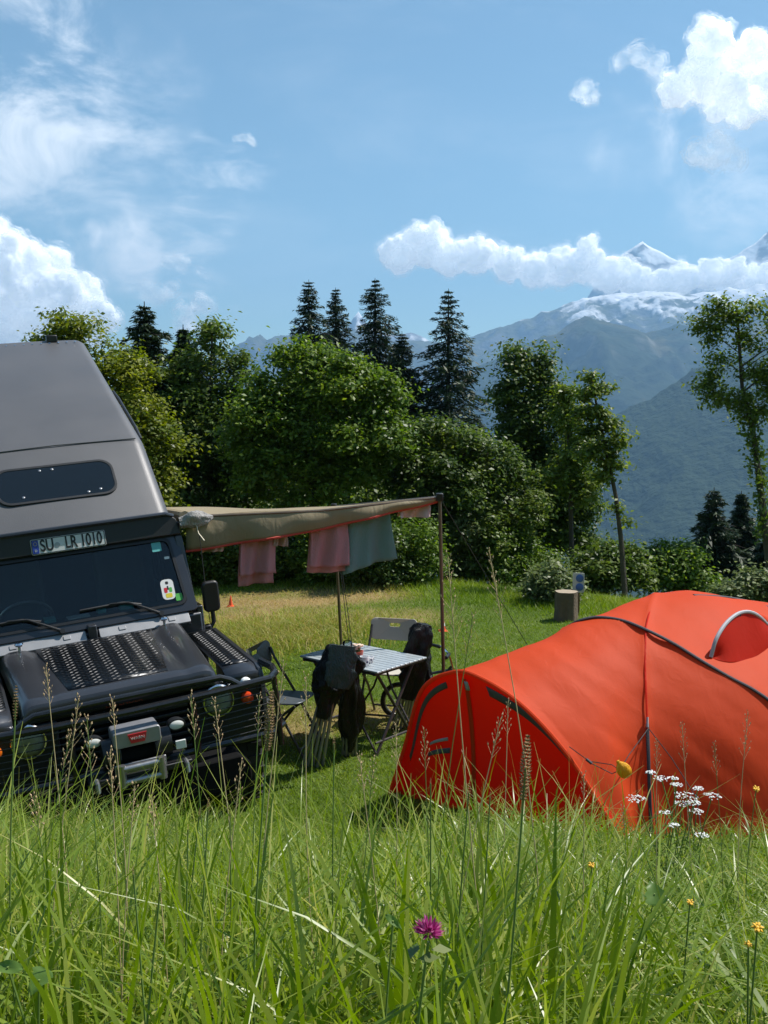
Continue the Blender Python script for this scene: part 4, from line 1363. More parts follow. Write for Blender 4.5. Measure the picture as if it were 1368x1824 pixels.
def line_pt(px, drop=0.0):
    """a point of the washing line, just behind the valance"""
    best = min(range(NA + 1), key=lambda i: abs(proj(np.array([list(front_edge[i])]))[0, 0] - px))
    s = best / NA
    return front_edge[best] + rear * .10 + Vector((0, 0, -.05 - .10 * (1 - s)))


L0, L1 = line_pt(330), line_pt(778)
wl_ = MB().tube([L0 + (L1 - L0) * (k / 10) + Vector((0, 0, -.02 * math.sin(math.pi * k / 10))) for k in range(11)], .003, 5).build('washing_line', M['cord'])
tag(wl_, 'thin cord washing line strung under the tan awning front', 'line')


def towel(name, label, px0, px1, py_bot, m, seed, fold=1, flare=0.0, back=.0, thick=.006, slant=0.0):
    a, b = line_pt(px0), line_pt(px1)
    a = pt(px0, proj(np.array([list(a)]))[0, 1], a.y); b = pt(px1, proj(np.array([list(b)]))[0, 1], b.y)
    yb = (a.y + b.y) / 2
    o = empty(name, (a + b) / 2)
    tag(o, label, 'towel', 'washing on the line')
    L = Vector(o.location)
    rs = random.Random(seed)
    ph = [rs.uniform(0, 6) for _ in range(4)]
    for side, nm in ((0, 'front_fall'), (1, 'back_fall')):
        g = []
        zb = pt(px0, py_bot + (0 if side == 0 else back), yb).z
        for i in range(25):
            s = i / 24
            top = a.lerp(b, s)
            col = []
            for j in range(19):
                f = j / 18
                zt = top.z + (zb + slant * (s - .5) - top.z) * f * (1 + .02 * math.sin(5 * s + ph[0]))
                w = (.026 * math.sin(6.5 * s + ph[1]) + .017 * math.sin(15 * s + ph[2] + 2 * f)) * (.25 + f)
                x = top.x + (s - .5) * flare * f + .010 * math.sin(4 * f + ph[3]) * f
                d = (-.012 - .02 * f) if side == 0 else (.012 + .02 * f)
                p = Vector((x, top.y, zt)) + rear * (d + w * (1 if side == 0 else .8))
                if j == 0: p = top + Vector((0, 0, .004)) + rear * (d * .3)
                col.append(p - L)
            g.append(col)
        MB().grid(g).build(nm, m, o, solid=thick, angle=180)
    return o


towel('towel', 'long pink towel hanging nearest the vehicle, folded in two lengths', 426, 489, 1022, M['pink'], 1, back=20)
towel('towel', 'pink towel hanging right beside the blue green towel', 552, 617, 1008, M['pink'], 2, back=12, flare=.02)
towel('towel', 'wide blue green towel flaring out at its hem', 619, 692, 1006, M['tealt'], 3, back=4, flare=.10, slant=.10)
towel('cloth', 'small reddish checked cloth just showing below the awning by the vehicle', 360, 400, 982, M['check'], 4, back=-3)
towel('cloth', 'small checked cloth between the two pink towels', 484, 508, 972, M['check'], 5, back=-2)
towel('cloth', 'small pale pink cloth hanging by the corner pole', 709, 764, 921, M['pinkpale'], 6, back=-2)


# ------------------------------------------------------------------ table, chairs, bicycle and small things
M['alu'] = mat('brushed_grey_aluminium', (.46, .51, .54), .38, .35, .12, 14, bump=.06)
M['aludark'] = mat('dark_table_leg', (.055, .05, .05), .45, .5, .2, 20)
M['chairgrey'] = mat('grey_chair_metal', (.10, .115, .13), .4, .3, .15, 10)
M['chairback'] = mat('dark_olive_chair_back', (.060, .060, .048), .4, .2, .15, 10)
M['chairwhite'] = mat('cream_chair', (.56, .52, .46), .45, 0, .08, 10)
M['nylon'] = fabric('black_nylon', (.010, .011, .012), (.018, .020, .022), .03, .36, 1.0, 14)
M['nylongrey'] = fabric('grey_green_nylon', (.020, .028, .027), (.10, .13, .125), .03, .3, 1.0, 14)
M['tubegrey'] = mat('grey_tube', (.30, .31, .33), .35, .6, .1, 20)
M['flowerpot'] = mat('red_pot', (.55, .09, .05), .4, 0, .15, 20)
M['petal'] = mat('pale_petals', (.75, .55, .42), .8, 0, .2, 60)
M['china'] = mat('white_china', (.75, .75, .76), .25, 0, .05, 20)
M['indigo'] = mat('dark_blue_pattern', (.03, .04, .10), .3, 0, .2, 40)
M['jar'] = glass('jar_glass', (.80, .84, .84))

tabz = -1.92
near = pt(672, 1203, 7.35); near.z = tabz
ta, tb = Vector((-.77, .638, 0)), Vector((.638, .77, 0))       # long and short direction
LA, LB = .82, .62
tab = empty('roll_top_table', near + ta * LA / 2 + tb * LB / 2)
tab.location.z = Gz(tab.location.x, tab.location.y)
TH = tabz - tab.location.z
tab.rotation_euler = (0, 0, math.atan2(ta.y, ta.x))
tag(tab, 'grey slatted folding camp table standing under the awning', 'table')
# local: x along slats (-LA/2..LA/2), y: near edge side is +? (b direction = rotate x by -90deg)
ns = 11
for k in range(ns):
    y0 = -LB / 2 + LB * k / ns
    MB().box(-LA / 2, LA / 2, y0 + .003, y0 + LB / ns - .003, TH - .014, TH).build('slat', M['alu'], tab, bevel=.003)
MB().box(-LA / 2 + .03, -LA / 2 + .055, -LB / 2 + .01, LB / 2 - .01, TH - .040, TH - .0145).build('cross_rail', M['aludark'], tab)
MB().box(LA / 2 - .055, LA / 2 - .03, -LB / 2 + .01, LB / 2 - .01, TH - .040, TH - .0145).build('cross_rail', M['aludark'], tab)
for y in (-LB / 2 + .02, LB / 2 - .045):
    MB().box(-LA / 2 + .055, LA / 2 - .055, y, y + .025, TH - .040, TH - .0145).build('side_rail', M['aludark'], tab)


def tab_ground(x, y):
    w = Matrix.Translation(tab.location) @ tab.rotation_euler.to_matrix().to_4x4() @ Vector((x, y, 0))
    return Gz(w.x, w.y) - tab.location.z - .01


for sx in (-1, 1):
    for sy in (-1, 1):
        xb, yb_ = sx * (LA / 2 - .06), sy * (LB / 2 - .05)
        MB().tube([(xb, yb_, tab_ground(xb, yb_)), (xb * .95, -yb_ * .9, TH - .03)], .013, 8).build('leg', M['aludark'], tab)
        MB().tube([(xb, yb_ * .98, .04), (sx * .10, yb_ * .98, TH * .55), (-sx * .02, yb_ * .98, TH - .03)], .009, 8).build('brace', M['aludark'], tab)
    MB().tube([(sx * (LA / 2 - .06), -LB / 2 + .05, .12), (sx * (LA / 2 - .06), LB / 2 - .05, .12)], .010, 8).build('stretcher', M['aludark'], tab)


def on_table(px, py):
    d = px_dir(px, py); k = tabz / d.z
    return d * k


def small(name, label, cat, loc, parts):
    o = empty(name, loc)
    tag(o, label, cat)
    for nm, prof, m in parts:
        MB().lathe(prof, 18).build(nm, m, o, angle=50)
    return o


pot = small('flower_pot', 'small red pot with pale flowers on the camp table', 'flower pot', on_table(637, 1176), [('pot', [(.036, 0), (.046, .07), (.048, .075), (.042, .075), (.038, .06)], M['flowerpot'])])
for k in range(14):
    a, r = random.uniform(0, 6.3), random.uniform(0, .04)
    MB().lathe([(.004, -.01), (.017, .0), (.014, .01), (.003, .014)], 8, Matrix.Translation((r * math.cos(a), r * math.sin(a), .088 + random.uniform(0, .035)))).build('blossom', M['petal'], pot)
MB().tube([(0, 0, .06), (.004, 0, .1)], .02, 8).build('stems', mat('stem_green', (.06, .12, .03), .7), pot)
mug = small('mug', 'white mug with dark blue dots beside the red pot', 'mug', on_table(649, 1186), [('cup', [(.030, 0), (.036, .01), (.038, .075), (.034, .075), (.032, .02)], M['china'])])
MB().tube([(.036, 0, .06), (.062, 0, .055), (.062, 0, .025), (.036, 0, .018)], .006, 8).build('handle', M['china'], mug)
for k in range(7):
    a = k * .9
    MB().lathe([(.009, -.002), (.008, .002)], 8, Matrix.Translation((.0385 * math.cos(a), .0385 * math.sin(a), .02 + .04 * ((k * 7) % 5) / 5)) @ Matrix.Rotation(a, 4, 'Z') @ Matrix.Rotation(math.pi / 2, 4, 'Y')).build('dot', M['indigo'], mug)
bowl = small('bowl', 'small white patterned bowl right of the mug', 'bowl', on_table(657, 1181), [('dish', [(.02, 0), (.036, .02), (.042, .05), (.038, .05), (.03, .02)], M['china'])])
for k in range(6):
    a = k * 1.05
    MB().lathe([(.008, -.002), (.007, .002)], 8, Matrix.Translation((.039 * math.cos(a), .039 * math.sin(a), .033)) @ Matrix.Rotation(a, 4, 'Z') @ Matrix.Rotation(math.pi / 2, 4, 'Y')).build('dot', M['indigo'], bowl)
small('glass_jar', 'clear glass jar standing behind the red pot', 'jar', on_table(619, 1163), [('jar_body', [(.036, 0), (.04, .01), (.04, .09), (.032, .10), (.03, .10), (.036, .088), (.036, .012)], M['jar'])])


def rot_z(o, a):
    o.rotation_euler = (0, 0, a)


def folding_chair(label, loc, rz, mback, mseat, mleg):
    """metal folding chair: curved back plate with hand hole, seat plate, two crossed side frames. faces local -y"""
    o = empty('folding_chair', loc, rz)
    tag(o, label, 'chair', 'folding chairs round the table')
    W = .20
    # seat
    MB().prism(rrect(.38, .36, .09, 6), .425, .440, lambda p, q, t: (p, q, t - .03 * (q / .18) * .3)).build('seat', mseat, o, bevel=.006)
    # backrest: curved plate with a hand hole
    outer_, inner_ = rrect(.42, .17, .05, 6, 0, .735), rrect(.10, .032, .014, 6, 0, .775)
    n = len(outer_)

    def bp_(p, q, t):
        return Vector((p, .255 - .9 * p * p + t + (q - .65) * .22, q + .06 * (abs(p) / .21) ** 2 * (.5 if q > .74 else 0)))
    vs_ = [bp_(p, q, t) for t in (0, .007) for pp in (outer_, inner_) for p, q in pp]
    fs_ = []
    for i in range(n):
        j = (i + 1) % n
        fs_ += [(2 * n + i, 2 * n + j, 3 * n + j, 3 * n + i), (i, n + i, n + j, j), (i, j, 2 * n + j, 2 * n + i), (n + i, 3 * n + i, 3 * n + j, n + j)]
    MB().add(vs_, fs_).build('backrest', mback, o, bevel=.002)
    for sx in (-1, 1):
        x = sx * W
        MB().tube([(x, -.24, -.01), (x, .0, .40), (x, .20, .70), (x, .235, .78)], .011, 8).build('leg', mleg, o)
        MB().tube([(x * .9, .26, -.01), (x * .9, .02, .30), (x * .9, -.14, .425)], .011, 8).build('leg', mleg, o)
    MB().tube([(-W, -.19, .09), (W, -.19, .09)], .009, 8).build('stretcher', mleg, o)
    MB().tube([(-W * .9, .21, .06), (W * .9, .21, .06)], .009, 8).build('stretcher', mleg, o)
    return o


c = pt(512, 1243, 7.72); c.z = Gz(c.x, c.y)
folding_chair('grey folding chair with hand hole at the table end by the vehicle', c, R(72), M['chairback'], M['chairgrey'], M['aludark'])
c = pt(690, 1215, 8.45); c.z = Gz(c.x, c.y)
folding_chair('cream folding chair behind the far side of the camp table', c, R(-14), M['chairwhite'], M['chairwhite'], M['aludark'])


def crumple(path, rx, ry, m, name, parent, seed, n=28, amp=.55, rows=34, up=None):
    """gathered cloth round a line"""
    rs = np.random.default_rng(seed)
    Pn = catmull(np.array([list(p) for p in path], dtype=float), np.linspace(0, len(path) - 1, rows))
    RX = np.interp(np.linspace(0, 1, rows), np.linspace(0, 1, len(rx)), rx); RY = np.interp(np.linspace(0, 1, rows), np.linspace(0, 1, len(ry)), ry)
    g = []
    for i in range(rows):
        T = Vector(Pn[min(i + 1, rows - 1)] - Pn[max(i - 1, 0)]).normalized()
        a = Vector(up or (1, 0, 0)); a = (a - T * a.dot(T)).normalized(); b = T.cross(a)
        th = np.linspace(0, 2 * math.pi, n + 1)
        k = 1 + amp * (2 * fbm(np.cos(th) * 1.9 + seed, np.sin(th) * 1.9, 0 * th + i * .16, 3, seed) - 1) * 1.6
        g.append([Vector(Pn[i]) + a * float(RX[i] * math.cos(t) * q) + b * float(RY[i] * math.sin(t) * q) for t, q in zip(th, k)])
    mb = MB().grid(g)
    for e in (0, -1):
        c_ = sum((p for p in g[e][:-1]), Vector()) / n
        mb.add([c_] + g[e], [(0, j + 1, j + 2) for j in range(n)])
    return mb.build(name, m, parent, angle=180, sub=1)


crumple([al(cw(.76, 1.36, 1.90)), al(cw(.86, 1.345, 1.905)), al(cw(.95, 1.36, 1.895)), al(cw(1.02, 1.38, 1.90))], [.045, .062, .05, .012], [.04, .05, .04, .012], M['baggrey'], 'cover_end', awn, 31, amp=.45, rows=20, up=(0, 0, 1))


def camp_chair(label, foot, top, seed, spread=.07, cloth_from=.32, w=.11, group='folded camp chairs', panel=True):
    o = empty('folded_camp_chair', foot)
    tag(o, label, 'camp chair', group)
    f0, t0 = Vector((0, 0, 0)), Vector(top) - Vector(foot)
    ax = t0.normalized(); sd = ax.cross(Vector((0, 1, 0))).normalized(); dp = ax.cross(sd)
    rs = random.Random(seed)
    for k in range(5):
        q = sd * (spread * (k - 2) / 2) + dp * rs.uniform(-.03, .03)
        MB().tube([f0 + q, f0 + q * .75 + t0 * .45, f0 + q * .35 + t0 * (.82 + .06 * (k % 3))], .0125, 8).build('tube_leg', M['tubegrey'], o)
        MB().lathe([(.014, -.012), (.016, .0), (.013, .018)], 8, Matrix.Translation(f0 + q)).build('rubber_foot', M['black'], o)
    crumple([f0 + t0 * cloth_from, f0 + t0 * (cloth_from + .2), f0 + t0 * .72 + sd * .01, f0 + t0 * .92, f0 + t0 * 1.0], [w * .45, w, w * 1.05, w * .9, w * .55], [w * .4, w * .7, w * .8, w * .6, w * .3], M['nylon'], 'folded_cloth', o, seed)
    return o


ft = gpt(556, 1368); ft.z += .0
ch1 = camp_chair('folded black camp chair whose bundled grey tube legs splay toward the tall grass', ft, pt(602, 1150, 7.25), 3, .075, .42, .115)
# its back panel, a flat sheet standing proud
crumple([pt(602, 1225, 7.1) - ft, pt(608, 1190, 7.1) - ft, pt(612, 1150, 7.12) - ft], [.085, .10, .095], [.014, .016, .012], M['nylongrey'], 'back_panel', ch1, 9, amp=.30)
ft = gpt(622, 1345)
camp_chair('folded black camp chair standing upright against the table edge', ft, pt(630, 1168, 7.3), 5, .05, .06, .085)
ft = gpt(712, 1300)
camp_chair('folded black camp chair propped behind the table beside the bicycle', ft, pt(757, 1112, 8.05), 7, .06, .30, .10)
ft = gpt(770, 1300)
camp_chair('black camp chair bundle between the table corner and the tent', ft, pt(745, 1135, 8.3), 11, .05, .25, .085)

# child's bicycle
M['bikeblack'] = mat('black_bike_frame', (.015, .015, .017), .35, .2, .2, 20, coat=.3)
B0 = gpt(762, 1296); B0 = Vector((.40, 8.55, Gz(.40, 8.55)))
bk = empty('child_bicycle', B0, R(12))
tag(bk, 'black child bicycle leaning between the camp table and the tent', 'bicycle')
wr_ = .155
for x in (-.28, .28):
    WM = Matrix.Translation((x, 0, wr_)) @ Matrix.Rotation(math.pi / 2, 4, 'X')
    w_ = MB().tube([WM @ Vector((wr_ * .93 * math.cos(a), wr_ * .93 * math.sin(a), 0)) for a in np.linspace(0, 2 * math.pi, 33)], .018, 8, cap=False).build('wheel', M['rubber'], bk)
    MB().tube([WM @ Vector((wr_ * .80 * math.cos(a), wr_ * .80 * math.sin(a), 0)) for a in np.linspace(0, 2 * math.pi, 33)], .008, 6, cap=False).build('rim', M['silver'], w_)
    MB().tube([(x, -.03, wr_), (x, .03, wr_)], .014, 8).build('hub', M['silver'], w_)
    for k in range(10):
        a = 2 * math.pi * k / 10
        MB().tube([WM @ Vector((0, 0, .012 * (-1) ** k)), WM @ Vector((wr_ * .8 * math.cos(a), wr_ * .8 * math.sin(a), 0))], .0014, 4).build('spoke', M['silver'], w_)
hd, st_, bb = Vector((.20, 0, .43)), Vector((-.12, 0, .36)), Vector((-.04, 0, .17))
fr_ = MB()
for a, b in ((hd, bb), (st_, bb), (hd - Vector((0, 0, .03)), st_), ((-.28, .03, wr_), bb), ((-.28, -.03, wr_), bb), ((-.28, .03, wr_), st_), ((-.28, -.03, wr_), st_)):
    fr_.tube([a, b], .013, 8)
fr_.build('frame', M['bikeblack'], bk)
for s in (-1, 1):
    MB().tube([(.28, .03 * s, wr_), (.245, .03 * s, .33), (.22, .0, .36)], .010, 8).build('fork_blade', M['bikeblack'], bk)
MB().tube([(.22, 0, .36), (.19, 0, .48), (.17, 0, .54)], .012, 8).build('stem', M['chrome'], bk)
hb = MB().tube([(.10, -.22, .575), (.15, -.12, .575), (.17, 0, .545), (.15, .12, .575), (.10, .22, .575)], .010, 8).build('handlebar', M['chrome'], bk)
for s in (-1, 1):
    MB().tube([(.075, s * .26, .575), (.13, s * .15, .575)], .016, 8).build('grip', M['black'], hb)
MB().tube([st_, (-.15, 0, .44)], .011, 8).build('seat_post', M['chrome'], bk)
MB().prism([(-.13, .0), (-.12, .055), (-.06, .06), (.10, .02), (.12, 0), (.10, -.02), (-.06, -.06), (-.12, -.055)], .44, .475, lambda p, q, t: (-.13 + p, q, t)).build('saddle', M['black'], bk, bevel=.012)
MB().lathe([(.055, -.003), (.055, .003)], 20, Matrix.Translation((-.04, .03, .17)) @ Matrix.Rotation(math.pi / 2, 4, 'X')).build('chainring', M['black'], bk)
for s in (-1, 1):
    cr_ = MB().tube([(-.04, .045 * s, .17), (-.04 + .07 * s, .05 * s, .13)], .008, 6).build('crank', M['silver'], bk)
    MB().box(-.04 + .07 * s - .03, -.04 + .07 * s + .03, min(.055 * s, .12 * s), max(.055 * s, .12 * s), .122, .138).build('pedal', M['black'], cr_, bevel=.004)

# traffic cones
M['cone'] = mat('orange_cone', (.78, .11, .03), .5, 0, .08, 20)


def cone(label, p, h, band_=False):
    o = empty('traffic_cone', p)
    tag(o, label, 'cone', 'small traffic cones on the lawn')
    MB().lathe([(h * .30, -.004), (h * .30, .012), (h * .22, .014), (h * .13, h * .55), (h * .055, h * .97), (h * .04, h)], 20).build('cone_body', M['cone'], o, angle=40)
    MB().box(-h * .33, h * .33, -h * .33, h * .33, -.006, .008).build('base_plate', M['cone'], o, bevel=.004)
    if band_: MB().lathe([(h * .165, h * .40), (h * .122, h * .62)], 20).build('white_band', M['stwhite'], o)
    return o


cone('plain little orange cone on the dry brown patch', gpt(411, 1080), .155)
cone('little orange cone with white band beside the awning pole', gpt(789, 1124), .165, True)

# sawn stump
M['bark'] = mat('grey_brown_bark', (.13, .092, .06), .9, 0, .45, 16, bump=.9, bscale=45)
M['sawn'] = mat('sawn_wood', (.34, .27, .19), .8, 0, .25, 30, bump=.2)
sp_ = gpt(1008, 1103)
stump = empty('tree_stump', sp_)
tag(stump, 'sawn tree stump with pale flat top at the lawn edge', 'stump')
prof = [(.165, -.05), (.152, .03), (.143, .12), (.140, .25), (.142, .365)]
th = np.linspace(0, 2 * math.pi, 41)
g = [[Vector((r * math.cos(t) * (1 + .05 * math.sin(5 * t + 1) + .03 * math.sin(11 * t + z * 8) + .015 * math.sin(23 * t)), r * math.sin(t) * (1 + .05 * math.sin(5 * t + 1) + .03 * math.sin(11 * t)), z)) for t in th] for r, z in prof]
MB().grid(g).build('bark_side', M['bark'], stump, angle=180)
rim = g[-1]
MB().add([Vector((0, 0, .367))] + [p + Vector((0, 0, .001)) for p in rim], [(0, j + 1, j + 2) for j in range(40)]).build('cut_face', M['sawn'], stump)

# board with two blue discs by the hedge
M['boardwhite'] = mat('weathered_white_board', (.50, .50, .50), .6, 0, .12, 20)
M['boardblue'] = mat('blue_disc', (.05, .13, .38), .35, 0, .15, 20)
bp0 = gpt(1026, 1072); bp0 = pt(1030, 1050, 12.9); bp0.z = Gz(bp0.x, bp0.y)
bo = empty('post_board', bp0, R(-10))
tag(bo, 'narrow white board with two blue discs beside the stump', 'sign')
zt = pt(1026, 1020, bp0.y).z - bp0.z
MB().box(-.02, .02, -.02, .02, -.05, zt - .05).build('post', M['polewood'], bo)
MB().prism(rrect(.15, .26, .02, 4), -.03, -.021, lambda p, q, t: (p, t, q + zt - .13)).build('board', M['boardwhite'], bo, bevel=.002)
for q in (.06, -.055):
    MB().lathe([(.05, 0), (.05, .006), (.044, .010)], 20, frame_on((.015, -.0305, zt - .13 + q), (1, 0, 0), (0, 0, 1), (0, -1, 0))).build('blue_disc', M['boardblue'], bo)

# ------------------------------------------------------------------ trees
def leaf_quads(C, N, size, aspect=.55, fold=.15, rs=rng, along=None):
    """four-cornered leaves: centres C, normals N, sizes"""
    n = len(C)
    r = rs.normal(size=(n, 3)) if along is None else along + .25 * rs.normal(size=(n, 3))
    N = N / (np.linalg.norm(N, axis=1, keepdims=True) + 1e-9)
    a = r - N * (r * N).sum(1, keepdims=True); a /= np.linalg.norm(a, axis=1, keepdims=True) + 1e-9
    b = np.cross(N, a)
    s = np.asarray(size).reshape(-1, 1)
    tip, root = C + a * s, C - a * s
    l_, r_ = C + b * s * aspect + N * s * fold, C - b * s * aspect + N * s * fold
    V = np.stack([root, l_, tip, r_], 1).reshape(-1, 3)
    return V, np.arange(4 * n).reshape(n, 4)


LEAF = {
    'yellow': leaf_mat('yellow_green_leaves', (.055, .095, .010), (.16, .20, .020), (.28, .30, .035), .46),
    'dark': leaf_mat('dark_green_leaves', (.032, .066, .012), (.088, .142, .022), (.18, .23, .04), .43),
    'mid': leaf_mat('mid_green_leaves', (.048, .102, .012), (.125, .205, .024), (.22, .29, .04), .46),
    'maple': leaf_mat('maple_leaves', (.050, .092, .014), (.14, .20, .028), (.25, .29, .045), .48),
    'grey': leaf_mat('grey_green_leaves', (.070, .110, .032), (.15, .19, .06), (.25, .29, .12), .40),
    'spruce': leaf_mat('spruce_needles', (.009, .022, .012), (.022, .045, .021), (.052, .080, .032), .15, .55),
}
M['trunk'] = mat('tree_bark', (.075, .060, .045), .9, 0, .4, 9, bump=.8, bscale=40)
M['trunkdark'] = mat('spruce_bark', (.045, .036, .028), .9, 0, .4, 9, bump=.8, bscale=40)


def tree(name, label, lobes, d, leaf, n, size, trunk_px, seed, cat='tree', group=None, depth=.9, clump=.20, shell=.55, r0=.07, limbs=10, base=None, droop=.0, extra=None):
    """broadleaf: lobes (px, py, rx, ry) become rounded masses at distance d; leaves sit in clumps on twigs inside them"""
    rs = np.random.default_rng(seed)
    rnd = random.Random(seed)
    k = d / F
    n, size = int(n * 1.45), size * .78
    Ls = []
    for i, (px, py, rx, ry) in enumerate(lobes):
        off = rnd.uniform(-.35, .35) * rx * k
        c = np.array(pt(px, py, d + off)); r_ = np.array([rx * k, min(rx, ry * 1.1) * k * depth, ry * k])
        Ls.append((c, r_ * .80))
        for _ in range(6):                                     # boughs that stand out of the mass
            dv_ = np.array([rnd.gauss(0, 1), rnd.gauss(0, 1), rnd.gauss(.15, .9)]); dv_ /= np.linalg.norm(dv_)
            q_ = rnd.uniform(.22, .42)
            Ls.append((c + dv_ * r_ * (1.08 - q_ * rnd.uniform(.5, 1.0)), np.full(3, float(np.mean(r_))) * q_ * np.array([1.1, 1.1, .8])))
    vol = np.array([np.prod(r) ** (2 / 3) for _, r in Ls]); share = vol / vol.sum()
    CC, NN, SZ, TT = [], [], [], []
    clumps_all = []
    for (c, r), sh in zip(Ls, share):
        nl = int(n * sh)
        per = 34
        nc = max(3, nl // per)
        dr = rs.normal(size=(nc, 3)); dr /= np.linalg.norm(dr, axis=1, keepdims=True)
        rad = shell + (1.04 - shell) * rs.random((nc, 1)) ** .8 + .22 * (rs.random((nc, 1)) > .86)
        bump = .40 + 1.15 * fbm(dr[:, 0] * 2.6 + seed, dr[:, 1] * 2.6, dr[:, 2] * 2.6, 3, seed)[:, None]
        cc = c + dr * r * rad * bump
        clumps_all.append(cc)
        m = nl // nc
        cs = clump * (.45 + .75 * rs.random((nc, 1, 1)) ** 1.5)
        pts = cc[:, None, :] + rs.normal(size=(nc, m, 3)) * cs * np.array([1, 1, .55]) + dr[:, None, :] * 0
        pts[..., 2] -= droop * np.abs(rs.normal(size=(nc, m))) * clump
        out = pts - c
        out /= np.linalg.norm(out, axis=2, keepdims=True) + 1e-9
        nn = out * .4 + np.array([0, 0, .85]) + rs.normal(size=pts.shape) * .5
        CC.append(pts.reshape(-1, 3)); NN.append(nn.reshape(-1, 3))
        SZ.append(size * (.55 + .75 * rs.random(nc * m)))
        tc_ = np.clip(rs.normal() * .13 + rs.random((nc, 1)) * .5 + rs.random((nc, m)) * .5, 0, 1)
        TT.append(tc_.ravel())
    C, N, S, T = np.concatenate(CC), np.concatenate(NN), np.concatenate(SZ), np.concatenate(TT)
    if extra is not None:
        C2, N2, S2, T2 = extra(rs); C = np.concatenate([C, C2]); N = np.concatenate([N, N2]); S = np.concatenate([S, S2]); T = np.concatenate([T, T2])
    tp2 = [pt(px, py, d) for px, py in trunk_px]
    if base is None:
        g = Vector((tp2[0].x, tp2[0].y, Gz(tp2[0].x, tp2[0].y) - .1))
        if g.z < tp2[0].z: tp2 = [g] + tp2
        else: tp2[0].z = g.z
    o = empty(name, tp2[0])
    L = np.array(tp2[0])
    V, Fc = leaf_quads(C - L, N, S, rs=rs)
    np_mesh('crown', V, Fc, LEAF[leaf], o, attrs={'tint': np.repeat(T, 4)})
    mb = MB()
    tl_ = [p - tp2[0] for p in tp2]
    mb.tube(tl_, [r0 * (1 - .75 * i / max(1, len(tl_) - 1)) for i in range(len(tl_))], 9)
    allc = np.concatenate(clumps_all) - L
    idx = rs.permutation(len(allc))[:limbs * 3]
    path = np.array([list(p) for p in tl_])
    for j, i in enumerate(idx):
        e = allc[i]
        zt_ = e[2] - .55 * np.hypot(e[0] - np.interp(e[2], path[:, 2], path[:, 0]), e[1] - np.interp(e[2], path[:, 2], path[:, 1]))
        f = float(np.interp(np.clip(zt_, .15 * path[-1][2], .97 * path[-1][2]), path[:, 2], np.arange(len(path))))
        i0 = min(int(f), len(path) - 2); s = path[i0] + (path[i0 + 1] - path[i0]) * (f - i0)
        mid = s + (e - s) * .5 + np.array([0, 0, .08 * np.linalg.norm(e - s)])
        rr = min(r0 * (.30 if j < limbs else .16), .022 if j < limbs else .012)
        mb.tube([s, mid, e], [rr, rr * .6, rr * .2], 6)
    mb.build('trunk', M['trunk'], o)
    tag(o, label, cat, group)
    return o


def spruce(label, px, py, d, half, py_low, seed, n_needle=100, group='tall spruces behind the broadleaf trees', dens=1.0, top_gap=1.0, size=.13, leaf='spruce'):
    """spruce: straight stem, whorls of drooping boughs with hanging twigs"""
    rs = np.random.default_rng(seed)
    top = pt(px, py, d)
    zl = pt(px, py_low, d).z
    gz = Gz(top.x, top.y)
    Hh = top.z - gz
    Rm = half / F * d
    span = top.z - zl
    o = empty('spruce_tree', (top.x, top.y, gz - .1))
    tag(o, label, 'tree', group)
    CC, NN, SZ, TT, AL = [], [], [], [], []
    mb = MB().tube([(0, 0, 0), (0, 0, Hh * .6), (0, 0, Hh + .1)], [.012 * Hh + .03, .008 * Hh + .02, .008], 9)
    z = .12
    while z < min(Hh * .97, span * 1.35):
        t = z / span
        nb = rs.integers(6, 9)
        a0 = rs.random() * 6.28
        for b in range(nb):
            a = a0 + 6.283 * b / nb + rs.normal() * .2
            L_ = Rm * min(1.15, (.045 + t ** .95)) * rs.uniform(.50, 1.2)
            dirv = np.array([math.cos(a), math.sin(a), 0]); side = np.array([-math.sin(a), math.cos(a), 0])
            m = max(10, int(n_needle * dens * (L_ / Rm + .2)))
            s = rs.random(m) ** .75
            droop = (.18 + .38 * t)
            zz = -droop * L_ * s ** 1.2 + .26 * L_ * np.clip(s - .62, 0, 1) ** 1.3 + (.22 * L_ * s if t < .18 else 0)
            lat = rs.normal(size=m) * (.20 * L_ * (1.05 - s) + .035)
            hang = np.abs(rs.normal(size=m)) * (.07 + .16 * t * (1 - s * .5)) * min(1, L_ * 1.3)
            P_ = dirv * (s * L_)[:, None] + side * lat[:, None] + np.array([0, 0, 1.0]) * (zz - hang)[:, None] + np.array([0, 0, Hh + .1 - z + rs.normal() * .07 * Rm * min(1, t * 2)])
            CC.append(P_)
            NN.append(np.array([0, 0, 1.0]) + rs.normal(size=(m, 3)) * .55)
            AL.append(np.broadcast_to(dirv, (m, 3)) * .8 + side * np.sign(lat)[:, None] * .5 + np.array([0, 0, -.5]))
            SZ.append(size * rs.uniform(.6, 1.35, m) * (.30 + .70 * min(1, L_ / (.55 * Rm)))); TT.append(rs.random(m) * .7 + .3 * s)
            if L_ > .25:
                e = dirv * L_ * .9 + np.array([0, 0, -droop * L_ * .8])
                mb.tube([(0, 0, Hh + .1 - z), tuple(np.array([0, 0, Hh + .1 - z]) + e)], [.018, .004], 4, cap=False)
        z += (.06 + .08 * min(1, t + .2)) * (Rm / 1.4) * top_gap
    C, N, S, T, A = map(np.concatenate, (CC, NN, SZ, TT, AL))
    V, Fc = leaf_quads(C, N, S, aspect=.24, fold=.05, rs=rs, along=A)
    np_mesh('crown', V, Fc, LEAF[leaf], o, attrs={'tint': np.repeat(T, 4)})
    mb.build('trunk', M['trunkdark'], o)
    return o


